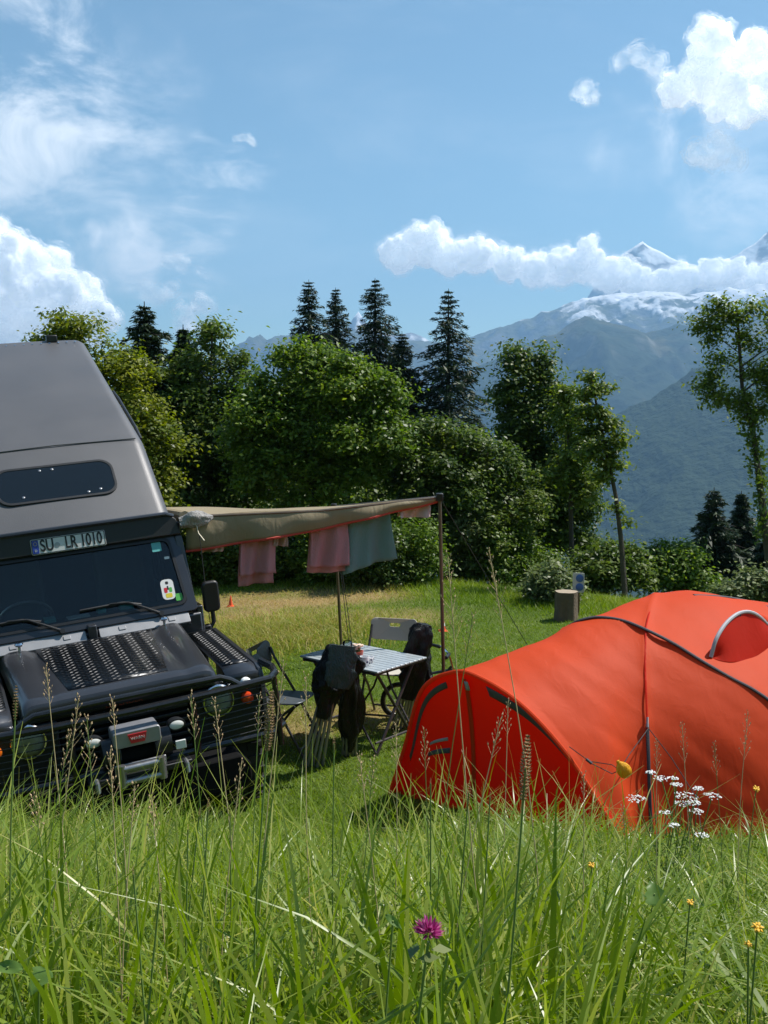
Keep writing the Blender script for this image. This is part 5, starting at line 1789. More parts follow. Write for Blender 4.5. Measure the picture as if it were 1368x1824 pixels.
# far spruces standing down the slope
spruce('spruce with forked dense top, first of the close pair', 550, 498, 36, 105, 760, 1, group=None)
spruce('slimmer spruce crowding the first of the close pair', 598, 512, 38, 90, 760, 2, group=None)
spruce('tall dark spruce standing before the small pyramid peak', 668, 495, 34, 125, 790, 3, n_needle=110, group=None)
spruce('short spruce at the foot of the tall dark one', 716, 590, 33, 90, 800, 4, group=None)
spruce('lone open spruce with spaced drooping boughs against the hazy valley', 799, 514, 33, 112, 770, 5, n_needle=95, top_gap=1.3, group=None)
spruce('broad dark spruce behind the yellow green tree', 257, 537, 19, 110, 740, 6, size=.10, group=None)
spruce('small pointed spruce tip between the broad spruce and the dark broadleaf', 326, 578, 19.5, 60, 720, 7, size=.09, group=None)
spruce('bushy dark spruce left of the slender one below the valley slope', 1272, 868, 25, 100, 1050, 8, size=.12, n_needle=110, group=None)
spruce('slender dark spruce beside the bushy one near the tall maple', 1321, 874, 26, 75, 1060, 9, size=.12, n_needle=110, group=None)
spruce('dark spruce under the tall maple trunk', 1385, 900, 24, 80, 1060, 10, size=.12, n_needle=110, group=None)

# broadleaf trees round the lawn
tree('hornbeam_tree', 'yellow green broadleaf tree rising behind the grey vehicle roof',
     [(120, 585, 42, 38), (175, 640, 75, 60), (225, 720, 72, 90), (165, 800, 110, 120), (270, 800, 55, 90), (100, 640, 60, 60), (230, 900, 90, 80)], 15.5, 'yellow', 24000, .052, [(190, 1000), (180, 800), (130, 600)], 21, clump=.15)
tree('dark_broadleaf_tree', 'dark green broadleaf tree with one round head above its neighbours',
     [(378, 605, 34, 36), (350, 675, 72, 66), (425, 690, 44, 66), (320, 770, 80, 90), (400, 790, 80, 90), (330, 870, 90, 80), (440, 860, 70, 70)], 18.5, 'dark', 26000, .060, [(370, 1010), (370, 800), (378, 600)], 22, clump=.19)
tree('rounded_bush_tree', 'wide rounded mid green tree in the centre of the hedge row',
     [(540, 665, 58, 52), (600, 690, 62, 55), (655, 715, 55, 58), (475, 735, 66, 72), (560, 775, 110, 85), (655, 800, 66, 66), (455, 820, 56, 66), (560, 850, 120, 55), (690, 760, 32, 46), (512, 632, 18, 15), (572, 628, 20, 16), (640, 660, 22, 17), (468, 685, 20, 20), (705, 712, 18, 22), (418, 770, 20, 26)], 16.8, 'mid', 36000, .056, [(560, 1000), (560, 820), (545, 660)], 23, clump=.17)
tree('dark_thicket_tree', 'low dark green tree behind the pale washing at the corner pole',
     [(755, 790, 45, 48), (825, 800, 58, 48), (890, 840, 52, 50), (800, 870, 105, 62), (900, 920, 66, 60), (745, 890, 60, 70), (850, 950, 90, 60)], 17.2, 'dark', 26000, .056, [(820, 1020), (820, 880), (815, 790)], 24, clump=.18)
tree('twin_topped_tree', 'tall twin-topped blue green tree left of the slim maple',
     [(914, 640, 20, 32), (926, 672, 24, 34), (962, 645, 16, 34), (966, 690, 24, 36), (912, 715, 30, 34), (945, 735, 36, 42), (990, 730, 30, 40), (908, 775, 26, 40), (950, 800, 42, 46), (1000, 800, 40, 48), (930, 860, 50, 52), (985, 880, 56, 56), (1035, 870, 32, 52), (1000, 950, 58, 50), (940, 930, 40, 50)], 20, 'dark', 34000, .060, [(960, 1040), (955, 850), (940, 620)], 25, clump=.17)
tree('olive_tree', 'brighter green leafy tree between the twin-topped tree and the slim maple',
     [(1008, 705, 20, 22), (1020, 750, 26, 30), (1030, 805, 30, 32), (1005, 850, 34, 36), (1040, 880, 24, 30)], 18.2, 'maple', 6000, .054, [(1020, 1040), (1015, 860), (1010, 715)], 35, clump=.16, shell=.3)
tree('slim_maple_tree', 'slim young maple with bare leaning trunk and sparse crown',
     [(1050, 672, 9, 14), (1062, 692, 13, 11), (1038, 706, 13, 11), (1080, 690, 7, 8), (1048, 735, 20, 13), (1070, 740, 15, 11), (1090, 758, 14, 11), (1056, 768, 22, 14), (1096, 788, 13, 11), (1078, 800, 20, 14), (1108, 776, 8, 7), (1055, 808, 18, 13), (1090, 828, 16, 13), (1072, 850, 13, 11), (1096, 905, 7, 9), (1118, 930, 6, 8)], 15.5, 'maple', 3600, .052,
     [(1113, 1062), (1107, 970), (1098, 890), (1082, 810), (1066, 740), (1052, 665)], 26, clump=.11, shell=.15, r0=.052, limbs=9)


def ivy(rs):
    n = 900
    f = rs.random(n)
    px = np.interp(f, [0, .5, 1], [1362, 1352, 1338]); py = np.interp(f, [0, .5, 1], [960, 850, 750])
    C = np.array([list(pt(a, b, 19)) for a, b in zip(px, py)]) + rs.normal(size=(n, 3)) * np.array([.10, .10, .05])
    return C, rs.normal(size=(n, 3)) + np.array([0, -.5, .6]), .05 * rs.uniform(.6, 1.3, n), rs.random(n) * .6


rm = random.Random(5)
airy = []
for _ in range(30):
    f_ = rm.random()
    yy_ = 545 + 200 * f_
    half_ = 30 + 62 * math.sin(math.pi * min(1, .2 + f_ * .78))
    airy.append((1318 + rm.uniform(-1, 1) * half_ + 14 * f_, yy_, rm.uniform(16, 26), rm.uniform(10, 17)))
airy += [(1318, 600, 22, 14), (1336, 665, 22, 14), (1312, 568, 18, 14)]
tree('tall_maple_tree', 'tall maple with airy crown and ivy-clad leaning trunk before the valley', airy, 19, 'maple', 7600, .056,
     [(1374, 1040), (1364, 950), (1352, 850), (1340, 760), (1322, 690), (1312, 545)], 27, clump=.17, shell=.15, r0=.095, limbs=6, extra=ivy)
tree('valley_bush', 'dark bush growing at the foot of the slim maple', [(1075, 1010, 48, 42), (1050, 1035, 38, 40), (1115, 1015, 42, 42)], 17, 'dark', 8000, .058, [(1080, 1060), (1080, 1000)], 28, cat='bush', clump=.17, r0=.04)
tree('valley_bush', 'tallest green bush between the slim maple and the dark spruces', [(1190, 995, 42, 36), (1165, 1020, 48, 42), (1215, 1025, 42, 42), (1240, 1045, 40, 30)], 18, 'mid', 9000, .058, [(1190, 1060), (1190, 1000)], 29, cat='bush', clump=.17, r0=.04)
tree('pale_shrub', 'pale grey green shrub just behind the tent ridge', [(1330, 1045, 42, 26), (1375, 1050, 44, 30), (1300, 1060, 26, 18)], 13, 'grey', 4200, .044, [(1340, 1090), (1340, 1050)], 30, cat='bush', clump=.12, r0=.03)

# denser wood behind, closing the view through the hedge
tree('wood_tree', 'shaded tree filling the gap behind the vehicle and the yellow green tree', [(120, 900, 160, 120), (300, 900, 110, 110), (230, 760, 90, 90)], 22, 'dark', 16000, .085, [(230, 1020), (230, 760)], 40, clump=.26)
tree('wood_tree', 'shaded tree filling the gap behind the rounded mid green tree', [(520, 870, 130, 110), (640, 890, 110, 100), (590, 760, 100, 80), (440, 760, 60, 70)], 23, 'dark', 16000, .085, [(570, 1020), (570, 760)], 41, clump=.26)
tree('wood_tree', 'shaded tree filling the gap behind the low dark thicket', [(740, 900, 90, 100), (850, 900, 100, 90), (950, 950, 80, 80), (700, 820, 60, 60)], 24, 'dark', 14000, .085, [(820, 1040), (820, 860)], 42, clump=.26)

# undergrowth along the edge of the lawn
hedge_spots = [(352, 985, 50, 62, 'dark', 'shaded shrub at the lawn edge just past the vehicle mirror'),
               (425, 975, 62, 66, 'dark', 'dark shrub behind the first long pink towel'),
               (510, 975, 60, 66, 'dark', 'shrub seen through the gap between the two pink towels'),
               (590, 975, 60, 66, 'mid', 'shrub behind the second pink towel'),
               (665, 985, 56, 62, 'dark', 'shrub behind the hem of the blue green towel'),
               (735, 975, 56, 66, 'mid', 'leafy shrub behind the corner pole of the awning'),
               (810, 965, 60, 74, 'grey', 'pale leafy shrub right of the awning corner pole'),
               (880, 985, 60, 62, 'mid', 'leafy shrub behind the tall dry grass stalks'),
               (940, 1010, 54, 52, 'mid', 'shrub left of the sawn stump'),
               (985, 1040, 36, 38, 'grey', 'low shrub right behind the sawn stump')]
for i, (px, py, rx, ry, lf, lab) in enumerate(hedge_spots):
    g_ = gpt(px, py + ry + 6)
    tree('hedge_shrub', lab, [(px, py, rx, ry), (px - rx * .45, py + ry * .35, rx * .6, ry * .55), (px + rx * .45, py + ry * .4, rx * .6, ry * .5)], min(max(g_.y + .5, 13.2), 17.0), lf, 7500, .044, [(px, py + ry), (px, py)], 60 + i, cat='shrub', group=None, clump=.13, r0=.03, limbs=5)


# ------------------------------------------------------------------ grass
GR = leaf_mat('meadow_grass', (.095, .170, .012), (.235, .315, .034), (.50, .46, .16), .46, .34, .45)
LAWN = leaf_mat('lawn_blades', (.10, .185, .012), (.235, .32, .028), (.52, .37, .15), .38, .5, .25)


def in_view(x, y, m=.12):
    return np.abs(x) < (684 / F + m) * y + .25


def blades(n, xs, ys, zs, h, w, lean, seg, rs, tint, curl=1.0):
    """ribbon blades, bent by their own weight"""
    a = rs.random(n) * 6.283
    d = np.stack([np.cos(a), np.sin(a)], 1)
    side = np.stack([-np.sin(a), np.cos(a)], 1)
    tw = rs.random(n) * 6.283
    sv = np.stack([np.cos(tw), np.sin(tw)], 1)
    V = np.zeros((n, seg + 1, 2, 3))
    for k in range(seg + 1):
        t = k / seg
        ben = lean * (t ** 2.0) * h
        zt = h * t * (1 - .35 * np.clip(lean, 0, 1.5) * t ** 2 * curl)
        cx, cy_, cz = xs + d[:, 0] * ben, ys + d[:, 1] * ben, zs + zt
        ww = w * (1 - t ** 1.8) * (.65 + .7 * min(t * 3, .5)) + .0004
        V[:, k, 0] = np.stack([cx - sv[:, 0] * ww, cy_ - sv[:, 1] * ww, cz], 1)
        V[:, k, 1] = np.stack([cx + sv[:, 0] * ww, cy_ + sv[:, 1] * ww, cz], 1)
    b = np.arange(n)[:, None, None] * (seg + 1) * 2
    k = np.arange(seg)[None, :, None] * 2
    q = (b + k + np.array([0, 1, 3, 2])[None, None]).reshape(-1, 4)
    return V.reshape(-1, 3), q, np.repeat(tint, (seg + 1) * 2)


rs = np.random.default_rng(77)
# mown lawn
N = 380000
d = 4.6 + (18.5 - 4.6) * rs.random(N) ** 1.5
x = (rs.random(N) * 2 - 1) * (.52 * d + .3)
ok = (d < lawn_edge(x) + 1.8)
x, d = x[ok], d[ok]
dry = dryness(x, d)
keep = rs.random(len(x)) > dry * .55
x, d, dry = x[keep], d[keep], dry[keep]
nn_ = len(x)
patch = fbm(x * .9, d * .9, 0 * x, 4, 40)
hh = .030 + .030 * rs.random(nn_) + .05 * np.clip(patch - .55, 0, 1)
edge = np.clip((d - lawn_edge(x) + .9) / .9, 0, 1); hh += edge * .14 * rs.random(nn_)
tint = np.clip(.12 + .42 * rs.random(nn_) + .55 * (patch - .5) + dry * .6, 0, 1)
wd = .0029 + .00037 * d
V, q, t = blades(nn_, x, d, G(x, d) - .004, hh, wd, .3 + .9 * rs.random(nn_), 1, rs, tint)
V = V.reshape(nn_, 4, 3)
tri = np.arange(nn_ * 3).reshape(nn_, 3)
V3 = np.stack([V[:, 0], V[:, 1], (V[:, 2] + V[:, 3]) / 2], 1).reshape(-1, 3)
lawn = np_mesh('lawn_grass', V3, tri, LAWN, attrs={'tint': np.repeat(tint, 3)})
tag(lawn, 'short mown grass covering the camping terrace', 'grass', kind='stuff')

# longer dry grass on the lawn behind the vehicle
n = 12000
c = gpt(455, 1135)
x = c.x + rs.normal(size=n) * .85; y = c.y + rs.normal(size=n) * .55
h = .06 + .14 * rs.random(n)
V, q, t = blades(n, x, y, G(x, y), h, .004 + 0 * h, .4 + .9 * rs.random(n), 2, rs, np.clip(.45 + .5 * rs.random(n), 0, 1))
tag(np_mesh('dry_grass', V, q, LAWN, attrs={'tint': t}), 'longer dry yellowish grass behind the vehicle', 'grass', kind='stuff')

# tall meadow on the slope in front
n = 46000
y = .55 + 4.9 * rs.random(n) ** .78
x = (rs.random(n) * 2 - 1) * (.50 * y + .30)
px_ = 684 + x / y * F
gap = np.exp(-((px_ - 600) / 130) ** 2) * np.clip((y - 3.0) / 1.0, 0, 1)
right_short = np.clip((px_ - 1000) / 200, 0, 1) * np.clip((y - 2.2) / 1.5, 0, 1)
keep = (rs.random(n) > gap * .92) & (y < 5.30 - .05 * np.clip((px_ - 700) / 100, 0, 1) + .15 * rs.random(n))
x, y, px_, gap, right_short = x[keep], y[keep], px_[keep], gap[keep], right_short[keep]
n = len(x)
cl = fbm(x * 2.2, y * 2.2, 0 * x, 3, 50)
h = (.13 + .25 * rs.random(n) ** 1.4 + .14 * (rs.random(n) > .95)) * (.65 + .75 * cl)
h *= (1 - .28 * right_short - .6 * gap) * (1 - .16 * np.clip((y - 1.6) / 2.0, 0, 1))
h = np.where(y < 1.0, h * .82, h)
w = (.0018 + .0046 * rs.random(n) ** 1.7) * (1 + .10 * y)
V, q, t = blades(n, x, y, G(x, y) - .01, h * 1.15, w, .25 + 1.25 * rs.random(n) ** 1.2, 5, rs, np.clip(rs.random(n) * .62 + .25 * (cl - .4) + .45 * (rs.random(n) > .90), 0, 1))
nb_ = 6500                                                    # broad upright blades
yb_ = .75 + 3.2 * rs.random(nb_) ** .9; xb_ = (rs.random(nb_) * 2 - 1) * (.48 * yb_ + .25)
hb_ = (1 - .5 * np.clip((yb_ - 1.5) / 1.6, 0, 1)) * (.26 + .26 * rs.random(nb_)) * (1 - .4 * np.clip((684 + xb_ / yb_ * F - 1000) / 200, 0, 1))
Vb, qb, tb_ = blades(nb_, xb_, yb_, G(xb_, yb_) - .01, hb_ * 1.2, .004 + .0042 * rs.random(nb_), .12 + .75 * rs.random(nb_) ** 1.5, 6, rs, .15 + .5 * rs.random(nb_))
qb = qb + len(V); V = np.concatenate([V, Vb]); q = np.concatenate([q, qb]); t = np.concatenate([t, tb_])
nb_ = 900                                                     # single tall wispy blades
yb_ = 1.0 + 2.8 * rs.random(nb_); xb_ = (rs.random(nb_) * 2 - 1) * (.46 * yb_ + .2)
hb_ = (.42 + .30 * rs.random(nb_)) * (1 - .35 * np.clip((684 + xb_ / yb_ * F - 1050) / 200, 0, 1))
Vb, qb, tb_ = blades(nb_, xb_, yb_, G(xb_, yb_) - .01, hb_, .0016 + .0022 * rs.random(nb_), .08 + .55 * rs.random(nb_), 7, rs, .3 + .6 * rs.random(nb_))
qb = qb + len(V); V = np.concatenate([V, Vb]); q = np.concatenate([q, qb]); t = np.concatenate([t, tb_])
meadow = np_mesh('meadow_grass', V, q, GR, attrs={'tint': t}, smooth=True)
tag(meadow, 'tall green meadow grass on the slope in front', 'grass', kind='stuff')

# clover and herb leaves low in the meadow
n = 36000
y = .5 + 4.2 * rs.random(n) ** .9
x = (rs.random(n) * 2 - 1) * (.50 * y + .30)
hz_ = (1 - .75 * np.clip((y - 1.8) / 2.2, 0, 1)) * (.02 + .17 * rs.random(n) ** 1.3) * (.5 + 1.0 * fbm(x * 3, y * 3, 0 * x, 3, 60))
C = np.stack([x, y, G(x, y) + hz_], 1)
V, q = leaf_quads(C, np.array([0, -.2, 1.0]) + rs.normal(size=(n, 3)) * .5, .006 + .011 * rs.random(n) ** 2 + .0014 * y, aspect=.62, rs=rs)
herbs = np_mesh('herb_leaves', V, q, leaf_mat('herb_leaf_green', (.075, .155, .014), (.17, .265, .032), (.26, .35, .07), .44), attrs={'tint': np.repeat(rs.random(n), 4)})
tag(herbs, 'low clover and herb leaves among the tall grass', 'herbs', kind='stuff')

# ------------------------------------------------------------------ single stalks, seed heads and flowers
M['stalk'] = leaf_mat('green_stalk', (.05, .10, .015), (.10, .15, .03), (.16, .18, .05), .2)
M['straw'] = mat('dry_straw', (.55, .42, .22), .7, 0, .25, 40)
M['seedbrown'] = mat('brown_seed_head', (.27, .17, .075), .85, 0, .5, 160, bump=.5)
M['seedpale'] = mat('pale_seed_head', (.62, .42, .24), .8, 0, .4, 120, bump=.4)
M['stem'] = mat('green_stem', (.14, .21, .045), .6, 0, .25, 30)


def stem_path(top, base, bend=.05, seed=0):
    rnd = random.Random(seed)
    a, b = Vector(base), Vector(top)
    off = Vector((rnd.uniform(-1, 1), rnd.uniform(-.4, .4), 0)) * bend * (b - a).length
    P = []
    for k in range(9):
        t = k / 8
        P.append(a.lerp(b, t) + off * math.sin(math.pi * t) * (1 - .3 * t))
    return P


def stalk(name, label, top_px, base_px, d, kind, head, seed, group=None, r=.00095, cat='grass stalk'):
    """one stalk; head = length of the seed head in metres"""
    head *= .8
    top = pt(top_px[0], top_px[1], d)
    b = pt(base_px[0], base_px[1], d * .96)
    base = Vector((b.x, b.y, Gz(b.x, b.y) - .01))
    P = stem_path(top, base, .05, seed)
    o = empty(name, base)
    tag(o, label, cat, group)
    rnd = random.Random(seed)
    loc = [p - base for p in P]
    MB().tube(loc, [r * 1.25 - r * .55 * k / 8 for k in range(9)], 6).build('stem', M['straw'] if kind == 'panicle' and seed % 3 else M['stem'], o)
    ax = (loc[-1] - loc[-2]).normalized()
    sd = ax.orthogonal().normalized(); sd2 = ax.cross(sd)
    hp = MB()
    if kind == 'spike':                                       # dense cylindrical head made of small husks
        R_ = head * .085
        nrow = max(10, int(head / .0032))
        for i in range(nrow):
            f = i / (nrow - 1)
            c = loc[-1] + ax * (f - .5) * head
            rr = R_ * (math.sin(math.pi * (.12 + .84 * f)) ** .5)
            for j in range(8):
                a = 2 * math.pi * (j + .5 * (i % 2)) / 8 + rnd.uniform(-.2, .2)
                dv = sd * math.cos(a) + sd2 * math.sin(a)
                p0 = c + dv * rr * .55
                p1 = c + dv * rr * rnd.uniform(1.05, 1.4) + ax * head * .03
                wv = ax.cross(dv) * R_ * .30
                hp.add([p0 - wv, p0 + wv, p1, p0 - ax * head * .012 + dv * rr * .3], [(0, 1, 2), (0, 2, 3), (1, 3, 2)])
        hp.build('seed_head', M['seedbrown'], o, smooth=False)
    else:                                                     # loose panicle: husks on short side twigs
        m = M['seedpale']
        ns_ = int(10 + head * 120)
        for i in range(ns_):
            f = i / (ns_ - 1)
            idx = f * head
            c = loc[-1] - ax * head * (1 - f)
            a = i * 2.4 + rnd.uniform(-.4, .4)
            dv = (sd * math.cos(a) + sd2 * math.sin(a))
            L_ = head * .10 * (1.15 - f) * rnd.uniform(.4, 1.2) + .002
            e = c + dv * L_ + ax * L_ * 1.5
            hp.tube([c, e], [.00035, .0003], 3, cap=False)
            hl_ = rnd.uniform(.0034, .0062)
            ev = (dv * .3 + ax).normalized(); wv = ev.orthogonal().normalized() * hl_ * .28; w2 = ev.cross(wv)
            hp.add([e, e + ev * hl_ * .5 + wv, e + ev * hl_ * .5 + w2, e + ev * hl_ * .5 - wv, e + ev * hl_ * .5 - w2, e + ev * hl_ * 1.15],
                   [(0, 1, 2), (0, 2, 3), (0, 3, 4), (0, 4, 1), (5, 2, 1), (5, 3, 2), (5, 4, 3), (5, 1, 4)])
        hp.build('panicle', m, o, smooth=False)
    return o


SP = [((28, 1252), (75, 1560), 1.25, .052, 'brown seed spike with white blossom tip before the vehicle headlamp'),
      ((480, 1285), (492, 1600), 1.15, .085, 'long brown seed spike before the bull bar end'),
      ((936, 1368), (800, 1640), .95, .078, 'big dark seed spike tilted across the red tent door'),
      ((835, 1412), (850, 1650), 1.3, .038, 'short brown seed spike left of the big tilted one'),
      ((873, 1420), (850, 1650), 1.35, .020, 'stubby seed spike just left of the big tilted one'),
      ((371, 1438), (330, 1700), 1.25, .030, 'brown seed spike low before the vehicle front tyre'),
      ((355, 1452), (350, 1700), 1.35, .026, 'paler brown seed spike leaning by the front tyre'),
      ((335, 1478), (310, 1700), 1.3, .022, 'small brown seed spike under the pair by the front tyre'),
      ((410, 1450), (440, 1700), 1.4, .024, 'light brown seed spike right of the front tyre pair'),
      ((238, 1558), (290, 1720), 1.0, .020, 'dark little seed spike deep in the grass under the winch'),
      ((285, 1590), (200, 1760), .95, .024, 'pinkish brown seed spike deep in the grass under the winch'),
      ((767, 1395), (760, 1660), 1.4, .018, 'tiny seed spike before the left foot of the tent door'),
      ((595, 1325), (600, 1600), 1.5, .030, 'seed spike before the folded camp chair legs')]
for i, (tp_px, bp_px, d_, hd_, lab) in enumerate(SP):
    stalk('seed_spike', lab, tp_px, bp_px, d_, 'spike', hd_, 200 + i, cat='seed head', group=None, r=.0014)
PN = [((798, 992), (915, 1560), 1.45, .16), ((872, 985), (960, 1520), 1.5, .13), ((842, 1098), (800, 1560), 1.6, .10), ((505, 1185), (470, 1600), 1.5, .11),
      ((545, 1205), (600, 1600), 1.6, .11), ((340, 1240), (420, 1600), 1.4, .08), ((382, 1248), (450, 1580), 1.6, .09), ((140, 1245), (60, 1600), 1.4, .09),
      ((125, 1310), (40, 1600), 1.5, .09), ((82, 1190), (150, 1600), 1.7, .08), ((200, 1245), (205, 1600), 1.6, .06), ((155, 1280), (170, 1600), 1.3, .09),
      ((196, 1340), (205, 1640), 1.3, .08), ((240, 1400), (225, 1660), 1.3, .07), ((462, 1240), (440, 1600), 1.7, .08), ((892, 1280), (800, 1620), 1.5, .08),
      ((1215, 1290), (1260, 1560), 2.4, .12), ((1272, 1325), (1290, 1560), 2.4, .10), ((1332, 1270), (1340, 1560), 2.3, .14), ((1170, 1320), (1180, 1560), 2.5, .09),
      ((665, 1355), (640, 1650), 1.6, .08), ((705, 1290), (660, 1600), 1.8, .10), ((640, 1345), (690, 1640), 1.5, .07), ((755, 1300), (770, 1620), 1.7, .09),
      ((905, 1250), (880, 1600), 1.9, .08), ((430, 1360), (400, 1650), 1.4, .08), ((60, 1420), (90, 1660), 1.3, .07), ((270, 1420), (300, 1660), 1.35, .07), ((1040, 1380), (1000, 1640), 1.7, .07), ((1110, 1440), (1100, 1640), 2.0, .06)]
MORE = ['thin dry stalk before the backrest of the grey folding chair',
        'seeding stalk before the bundled legs of the folded camp chair',
        'stalk with bent plume before the far headlamp of the vehicle',
        'seeding stalk between the far headlamp and the orange indicator',
        'slanting plume before the near headlamp guard of the vehicle',
        'second slanting plume just under the first by the near headlamp',
        'dry plume before the tread plate on the bonnet',
        'thin plume before the grille left of the winch',
        'dry plume before the oval spot lamp left of the winch',
        'plume before the roller fairlead of the winch',
        'plume right of the roller fairlead',
        'dry stalk before the end of the bull bar',
        'thin plume before the vent flaps of the tent door',
        'pale plume before the tent side left of the yarrow',
        'short pale plume over the white yarrow',
        'long pale plume before the tent side right of the yarrow',
        'faint plume beside the pole sleeve of the tent side',
        'dry stalk before the lawn between camp chairs and tent',
        'stalk before the table leg nearest the tent',
        'crooked plume before the upright folded camp chair',
        'plume before the left foot of the tent door',
        'thin plume high on the red tent door',
        'plume before the vehicle front tyre',
        'low dry plume at the foot of the near headlamp',
        'low plume under the winch fairlead',
        'thin plume before the zip band of the tent door',
        'low thin plume at the near foot of the tent door']
labs = {0: 'tallest straw-coloured grass stalk with drooping plume before the awning corner pole', 1: 'tall thin green-brown grass stalk right of the tallest plume', 2: 'slanting dry grass plume crossing the awning corner pole'}
for i, (tp_px, bp_px, d_, hd_) in enumerate(PN):
    stalk('grass_plume', labs.get(i, MORE[max(0, i - 3)]), tp_px, bp_px, d_, 'panicle', hd_, 301 + i, cat='grass stalk', group='seeding grass stalks')

# red clover
M['clover'] = leaf_mat('pink_clover_florets', (.30, .035, .14), (.48, .07, .26), (.66, .22, .45), .25)
tpc = pt(763, 1662, .86)
bs = Vector((tpc.x - .02, tpc.y + .02, Gz(tpc.x, tpc.y) - .01))
cv = empty('clover_flower', bs)
tag(cv, 'single pink clover flower head in the foreground grass', 'flower')
MB().tube([p - bs for p in stem_path(tpc - Vector((0, 0, .008)), bs, .06, 3)], .0014, 6).build('stem', M['stem'], cv)
m_ = 150
dv = rs.normal(size=(m_, 3)); dv[:, 2] = np.abs(dv[:, 2]) * .9 - .35 * rs.random(m_); dv /= np.linalg.norm(dv, axis=1, keepdims=True)
up_ = np.array([0, 0, 1.0])
root = np.array(tpc - bs) + dv * .003
tip = np.array(tpc - bs) + dv * (.0125 + .0035 * rs.random((m_, 1))) + up_ * .002
sdv = np.cross(dv, rs.normal(size=(m_, 3))); sdv /= np.linalg.norm(sdv, axis=1, keepdims=True)
V = np.stack([root, (root + tip) / 2 + sdv * .0013, tip, (root + tip) / 2 - sdv * .0013], 1).reshape(-1, 3)
np_mesh('florets', V, np.arange(4 * m_).reshape(-1, 4), M['clover'], cv, attrs={'tint': np.repeat(rs.random(m_), 4)})
V, q = leaf_quads(np.array(tpc - bs) + np.array([[.012, 0, -.016], [-.013, .002, -.018], [0, -.012, -.017]]), np.array([[.3, -.2, 1], [-.3, -.1, 1], [0, -.5, 1]]), np.array([.011, .011, .010]), rs=rs)
np_mesh('leaf', V, q, M['stalk'], cv, attrs={'tint': np.repeat(rs.random(3), 4)})

# yarrow
M['umbel'] = mat('white_florets', (.74, .73, .70), .8, 0, .12, 200)


def umbel(parent, c, r, seed):
    rnd = random.Random(seed)
    mb = MB()
    for k in range(int(20 + r * 900)):
        a, q = rnd.uniform(0, 6.283), math.sqrt(rnd.random()) * r
        p = Vector(c) + Vector((q * math.cos(a), q * math.sin(a), .10 * r * (1 - (q / r) ** 2) + rnd.uniform(-.0015, .002)))
        s = rnd.uniform(.0022, .0036)
        mb.lathe([(s * .3, -s * .4), (s, 0), (s * .6, s * .5)], 6, Matrix.Translation(p))
    return mb.build('umbel', M['umbel'], parent, smooth=False)


yb0 = pt(1215, 1560, 3.1)
yb0.z = Gz(yb0.x, yb0.y)
ya = empty('yarrow_plant', yb0)
tag(ya, 'white flowering yarrow clump in front of the orange tent side', 'flower')
ums = [(1160, 1376, 14), (1178, 1387, 22), (1200, 1386, 12), (1133, 1423, 26), (1205, 1398, 16), (1243, 1405, 14), (1222, 1418, 30), (1268, 1418, 24), (1215, 1432, 20), (1240, 1446, 20), (1185, 1448, 16), (1200, 1470, 14), (1250, 1488, 18), (1236, 1430, 18)]
for i, (a, b, wpx) in enumerate(ums):
    dd = 3.1 + random.uniform(-.12, .12)
    c = pt(a, b, dd)
    r_ = wpx / F * dd * .72
    bb_ = yb0 + Vector((random.uniform(-.08, .08), random.uniform(-.05, .05), 0)); bb_.z = Gz(bb_.x, bb_.y) - .01
    MB().tube([p - yb0 for p in stem_path(c, bb_, .05, 500 + i)], .0019, 5).build('stem', M['stem'], ya)
    umbel(ya, c - yb0, r_, 600 + i)
m_ = 900
f = rs.random(m_)
C = np.stack([rs.normal(size=m_) * .075, rs.normal(size=m_) * .06, f * .36], 1)
V, q = leaf_quads(C, rs.normal(size=(m_, 3)) + np.array([0, -.3, .5]), .012 * rs.uniform(.6, 1.4, m_), aspect=.2, rs=rs)
np_mesh('foliage', V, q, LEAF['mid'], ya, attrs={'tint': np.repeat(rs.random(m_), 4)})

# yellow flowers
M['yellow'] = mat('yellow_petals', (.72, .40, .02), .6, 0, .15, 60)


def yellow(label, px, py, d, rpx, seed):
    c = pt(px, py, d); b = Vector((c.x + .01, c.y + .02, Gz(c.x, c.y) - .01))
    o = empty('yellow_flower', b)
    tag(o, label, 'flower', 'yellow meadow flowers')
    MB().tube([p - b for p in stem_path(c, b, .05, seed)], .0013, 5).build('stem', M['stem'], o)
    r = rpx / F * d * .75
    T_ = Matrix.Translation(c - b) @ Matrix.Rotation(R(35), 4, 'X')
    for k in range(8):
        A = T_ @ Matrix.Rotation(2 * math.pi * k / 8 + .25 * math.sin(k * 3.1 + seed), 4, 'Z') @ Matrix.Rotation(.35 * math.sin(k * 2.3 + seed), 4, 'Y')
        MB().add([A @ Vector(p) for p in ((0, 0, 0), (r * .55, -r * .30, r * .12), (r * 1.05, -.1 * r, r * .1), (r * 1.05, .1 * r, r * .1), (r * .55, r * .30, r * .12))], [(0, 1, 2, 3, 4)]).build('petal', M['yellow'], o, solid=.0004)
    MB().lathe([(r * .3, -.001), (r * .34, r * .1), (r * .15, r * .22)], 10, T_).build('flower_centre', M['yellow'], o)


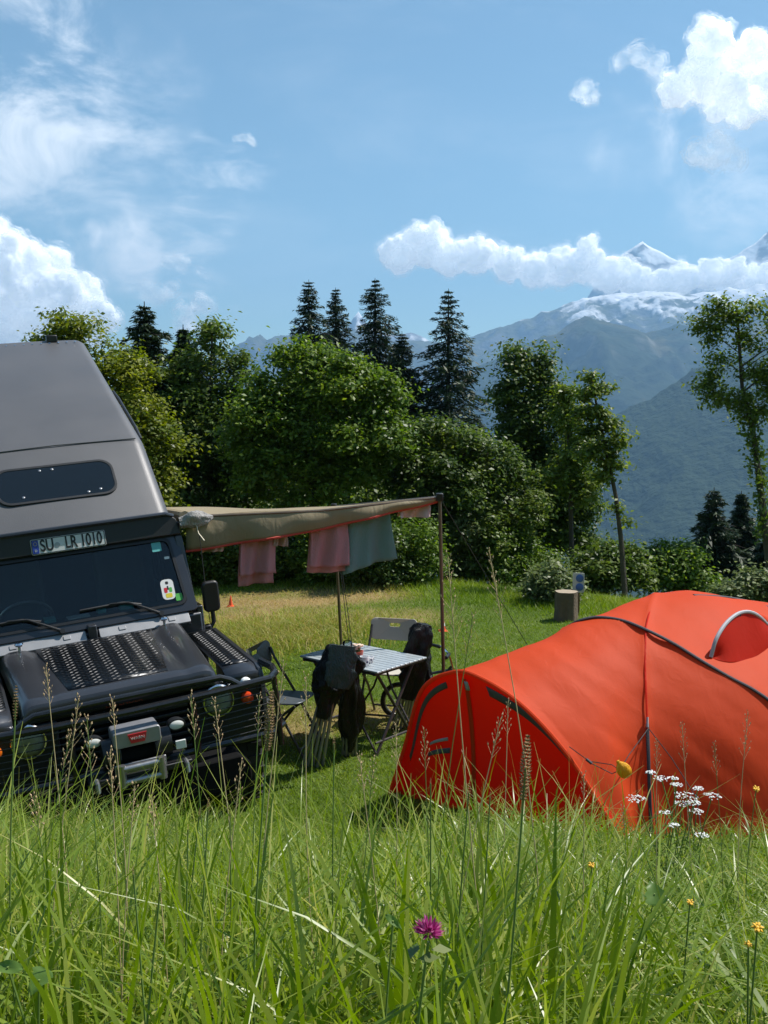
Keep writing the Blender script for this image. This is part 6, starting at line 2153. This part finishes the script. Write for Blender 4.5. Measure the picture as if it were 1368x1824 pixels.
yellow('yellow flower standing before the orange tent side', 1347, 1405, 2.6, 9, 1)
yellow('orange yellow flower at the near foot of the tent door', 1053, 1541, 1.9, 9, 2)
yellow('small yellow flower right of the broad dock leaf', 1229, 1607, 1.4, 9, 3)
yellow('largest yellow flower head right of the broad dock leaf', 1349, 1652, 1.1, 15, 4)
yellow('drooping yellow flower under the largest yellow one', 1333, 1682, 1.1, 10, 5)

# broad leaves


def broad_leaf(label, px, py, d, rpx, tilt, seed, lobes=True):
    """thin leaf folded along its midrib; lobes = notched like a maple, else a long oval"""
    c = pt(px, py, d); b = Vector((c.x + .01, c.y + .03, Gz(c.x, c.y) - .01))
    o = empty('broad_leaf_plant', b)
    tag(o, label, 'leaf')
    r = rpx / F * d
    T_ = Matrix.Translation(c - b) @ Matrix.Rotation(R(tilt), 4, 'X') @ Matrix.Rotation(seed * 1.3 + .4, 4, 'Z')
    prof = [(0, .02), (.06, .62), (.22, .95), (.34, .66), (.46, .86), (.60, .52), (.72, .50), (.88, .18), (1, .01)] if lobes else [(0, .03), (.1, .22), (.3, .36), (.55, .34), (.8, .18), (1, .01)]
    rows = []
    for f in np.linspace(0, 1, 19):
        w = float(np.interp(f, [p[0] for p in prof], [p[1] for p in prof])) * r
        x = (f - .45) * 2 * r
        rows.append([T_ @ Vector((x, w * s, .32 * w * abs(s) - .35 * r * f * f + .05 * r * math.sin(9 * f + 3 * s))) for s in (-1, -.5, 0, .5, 1)])
    lf = MB().grid(rows).build('leaf_blade', M['broadleaf'], o, angle=180)
    at = lf.data.attributes.new('tint', 'FLOAT', 'POINT'); at.data.foreach_set('value', [.35 + .06 * (k % 5) for k in range(len(lf.data.vertices))])
    MB().tube([p - b for p in stem_path(c, b, .08, seed)], .0012, 5).build('stem', M['stem'], o)


M['broadleaf'] = leaf_mat('broad_leaf_green', (.07, .15, .02), (.14, .24, .05), (.22, .32, .09), .42, .4, .4)
broad_leaf('broad notched leaf above the grass right of the tent door foot', 1166, 1592, 1.5, 24, 55, 1)
broad_leaf('long pale dock leaf at the bottom edge under the vehicle', 14, 1722, .9, 34, 40, 2, False)
broad_leaf('broad leaf low beside the pale dock leaf', 70, 1745, .92, 26, 30, 3)
broad_leaf('pale leaf half hidden left of the pink clover', 700, 1640, .95, 20, 50, 4, False)
